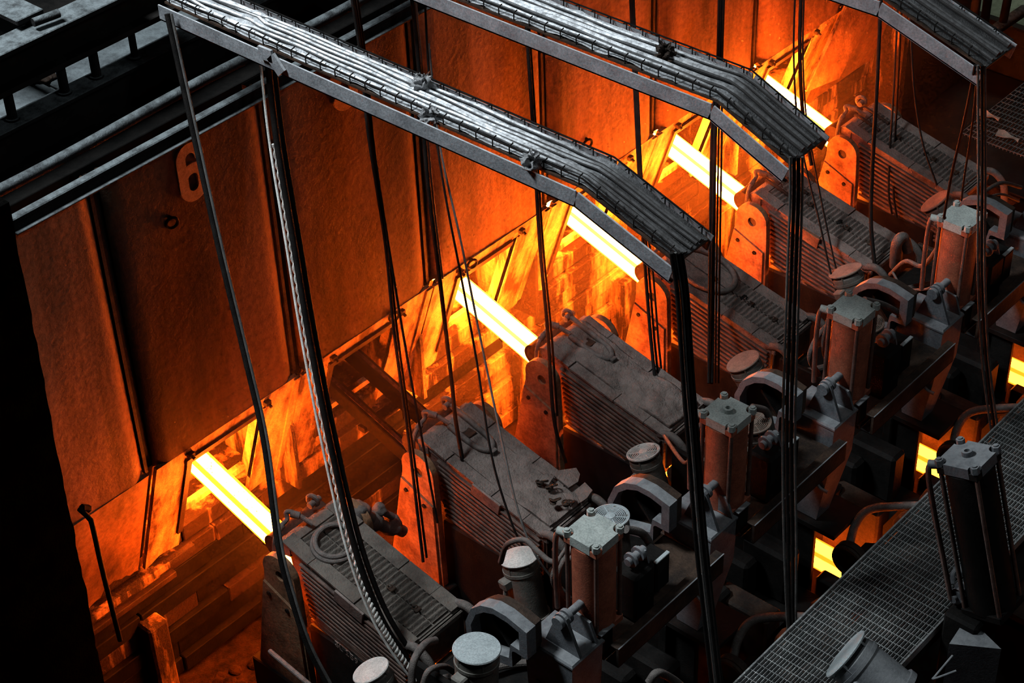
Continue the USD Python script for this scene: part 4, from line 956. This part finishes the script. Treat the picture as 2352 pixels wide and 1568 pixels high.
cable('reddish cable slanting from the far tray to the fourth cylinder, left of two', [(2240, 150), (2216, 270), (2186, 400), (2168, 500)], -4.40, -3.70, 0.010)
cable('reddish cable slanting from the far tray to the fourth cylinder, right of two', [(2246, 150), (2234, 280), (2216, 400), (2208, 460)], -4.40, -3.70, 0.008)
C17 = [(2250, 150), (2251, 400), (2250, 640), (2262, 850), (2292, 1070)]
for i, (dx, r, mt_) in enumerate(((-4, 0.009, 'cable_grey'), (5, 0.011, 'cable_black'), (12, 0.010, 'cable_grey'))):
    cable(['grey cable dropping from the far right tray end, leftmost', 'black cable dropping from the far right tray end, middle', 'grey cable dropping from the far right tray end, rightmost'][i], [(q[0] + dx, q[1]) for q in C17], -4.44 - .01 * i, -4.75, r, mt_)

# ------------------------------------------------------------------ hydraulic hoses around the front row
HS = [('hose', 'hose looping left of the nearest cylinder to the conical capped motor', [(1318, 1280), (1270, 1290), (1240, 1270), (1205, 1240), (1165, 1250), (1150, 1290)], -3.0, -2.3, 0.022),
      ('hose', 'thick hose arching right behind the nearest cylinder head', [(1438, 1215), (1475, 1225), (1497, 1260), (1505, 1310)], -3.45, -3.6, 0.03),
      ('hose', 'hose bundle left of the nearest cylinder, lower one', [(1315, 1255), (1285, 1310), (1290, 1360), (1330, 1400)], -3.4, -3.4, 0.017),
      ('hose', 'thin hose hanging left of the nearest cylinder, outer one', [(1312, 1240), (1275, 1300), (1270, 1340), (1300, 1375)], -3.35, -3.4, 0.013),
      ('hose', 'thick hose arching right behind the second cylinder head', [(1728, 935), (1760, 945), (1772, 985), (1780, 1020)], -3.45, -3.6, 0.028),
      ('hose', 'hose left of the second cylinder, upper one', [(1620, 960), (1595, 1000), (1588, 1040), (1610, 1080)], -3.4, -3.4, 0.018),
      ('hose', 'hose left of the second cylinder, lower one', [(1618, 1010), (1580, 1060), (1560, 1050), (1525, 1000)], -3.4, -2.3, 0.016),
      ('hose', 'hose looping left of the third cylinder', [(1915, 735), (1880, 770), (1860, 820), (1880, 860)], -3.4, -3.4, 0.022),
      ('hose', 'thick hose arching right behind the third cylinder head', [(1985, 688), (2030, 700), (2075, 725)], -3.4, -3.5, 0.026),
      ('hose', 'hose left of the third cylinder, inner one', [(1905, 720), (1890, 790), (1900, 840)], -3.45, -3.45, 0.014),
      ('hose', 'hose looping left of the fourth cylinder', [(2160, 560), (2120, 610), (2080, 600), (2045, 630)], -3.4, -2.6, 0.02),
      ('hose', 'thin sagging hose left of the fourth cylinder', [(2050, 625), (2075, 660), (2120, 665), (2150, 655)], -2.9, -3.4, 0.011),
      ('hose', 'thick hose stub arching up left of the fourth cylinder', [(2055, 610), (2060, 560), (2075, 545), (2085, 575)], -2.5, -2.6, 0.05),
      ('hose', 'curved hose at the right edge behind the fourth cylinder', [(2260, 440), (2300, 420), (2345, 430)], -3.3, -3.3, 0.018),
      ('hose', 'second curved hose at the right edge behind the fourth cylinder', [(2262, 456), (2300, 446), (2340, 462)], -3.3, -3.3, 0.012),
      ('hose', 'curved hose at the bottom middle beside the blue lidded motor', [(970, 1575), (985, 1540), (1020, 1530), (1045, 1545)], -2.9, -2.9, 0.022),
      ('hose', 'thick hose bending down in front of the nearest housing', [(945, 1580), (950, 1520), (975, 1480), (1000, 1470)], -2.5, -2.4, 0.03),
      ('hose', 'hose curling at the lower left corner of the aisle', [(1490, 1568), (1510, 1545), (1545, 1560), (1580, 1590)], -4.3, -4.4, 0.03)]
for nm, lab, pts, ya, yb, r in HS:
    p = hang(pts, ya, yb, r)
    obj('hydraulic_hose', tube(p, r, 12), 'hose_dusty', label=lab, cat='hose')
# bent rod hanging from the pier
pr = thing('bent_rod', 'black bent rod with a bolt head fixed to the left pier', 'rod')
obj('rod', tube(spline([at(182, 1168, y=-0.36), at(205, 1190, y=-0.40), at(213, 1210, y=-0.42), at(238, 1320, y=-0.42), at(276, 1470, y=-0.42)], 8), 0.02, 12), 'black_steel', pr)
obj('bolt_head', cyl(at(188, 1166, y=-0.36), at(204, 1168, y=-0.36), 0.03, n=6), 'black_steel', pr)
obj('pipe', tube([at(620, 1495, y=-1.3), at(720, 1580, y=-1.9)], 0.02, 10), 'hose_dusty', label='thin pipe slanting at the bottom left below the nearest housing', cat='pipe')
obj('pipe', tube(spline([at(2352, 24, z=-1.2), at(2310, 52, z=-1.2), at(2262, 86, z=-1.2)], 6), 0.07, 14), 'dusty_beam', label='dusty pipe at the top right corner below the green lit floor', cat='pipe')
for i, (a, b) in enumerate((((2232, 60), (2244, -10)), ((2256, 70), (2270, -10)), ((2304, 30), (2316, -10)))):
    obj('post', cyl(at(a[0], a[1] + 20, y=-0.5), at(b[0], b[1], y=-0.5), 0.05, n=12), 'black_steel', label=['black post before the green lit floor, leftmost', 'black post before the green lit floor, middle', 'black post before the green lit floor, rightmost'][i], cat='post')

# ================================================================== thin smoke hanging about the hot strands
mat('smoke', {'g': ('geometry', {}), 'n': ('noise_texture', {'scale': 1.6, 'detail': 4}), 'd': ('map_range', {'from_min': 0.35, 'from_max': 0.75, 'to_min': 0.001, 'to_max': 0.018, 'clamp': True}),
              'v': ('principled_volume', {'color': (0.85, 0.8, 0.75), 'anisotropy': 0.35})}, [('g.position', 'n.vector'), ('n.fac', 'd.value'), ('d.result', 'v.density')], surface=None, volume='v.volume')
obj('smoke', box((-0.2, -1.3, -1.35), (9.6, -0.06, 0.9)), 'smoke', label='thin orange lit smoke hanging over the hot billets by the wall', cat='smoke', kind='stuff')
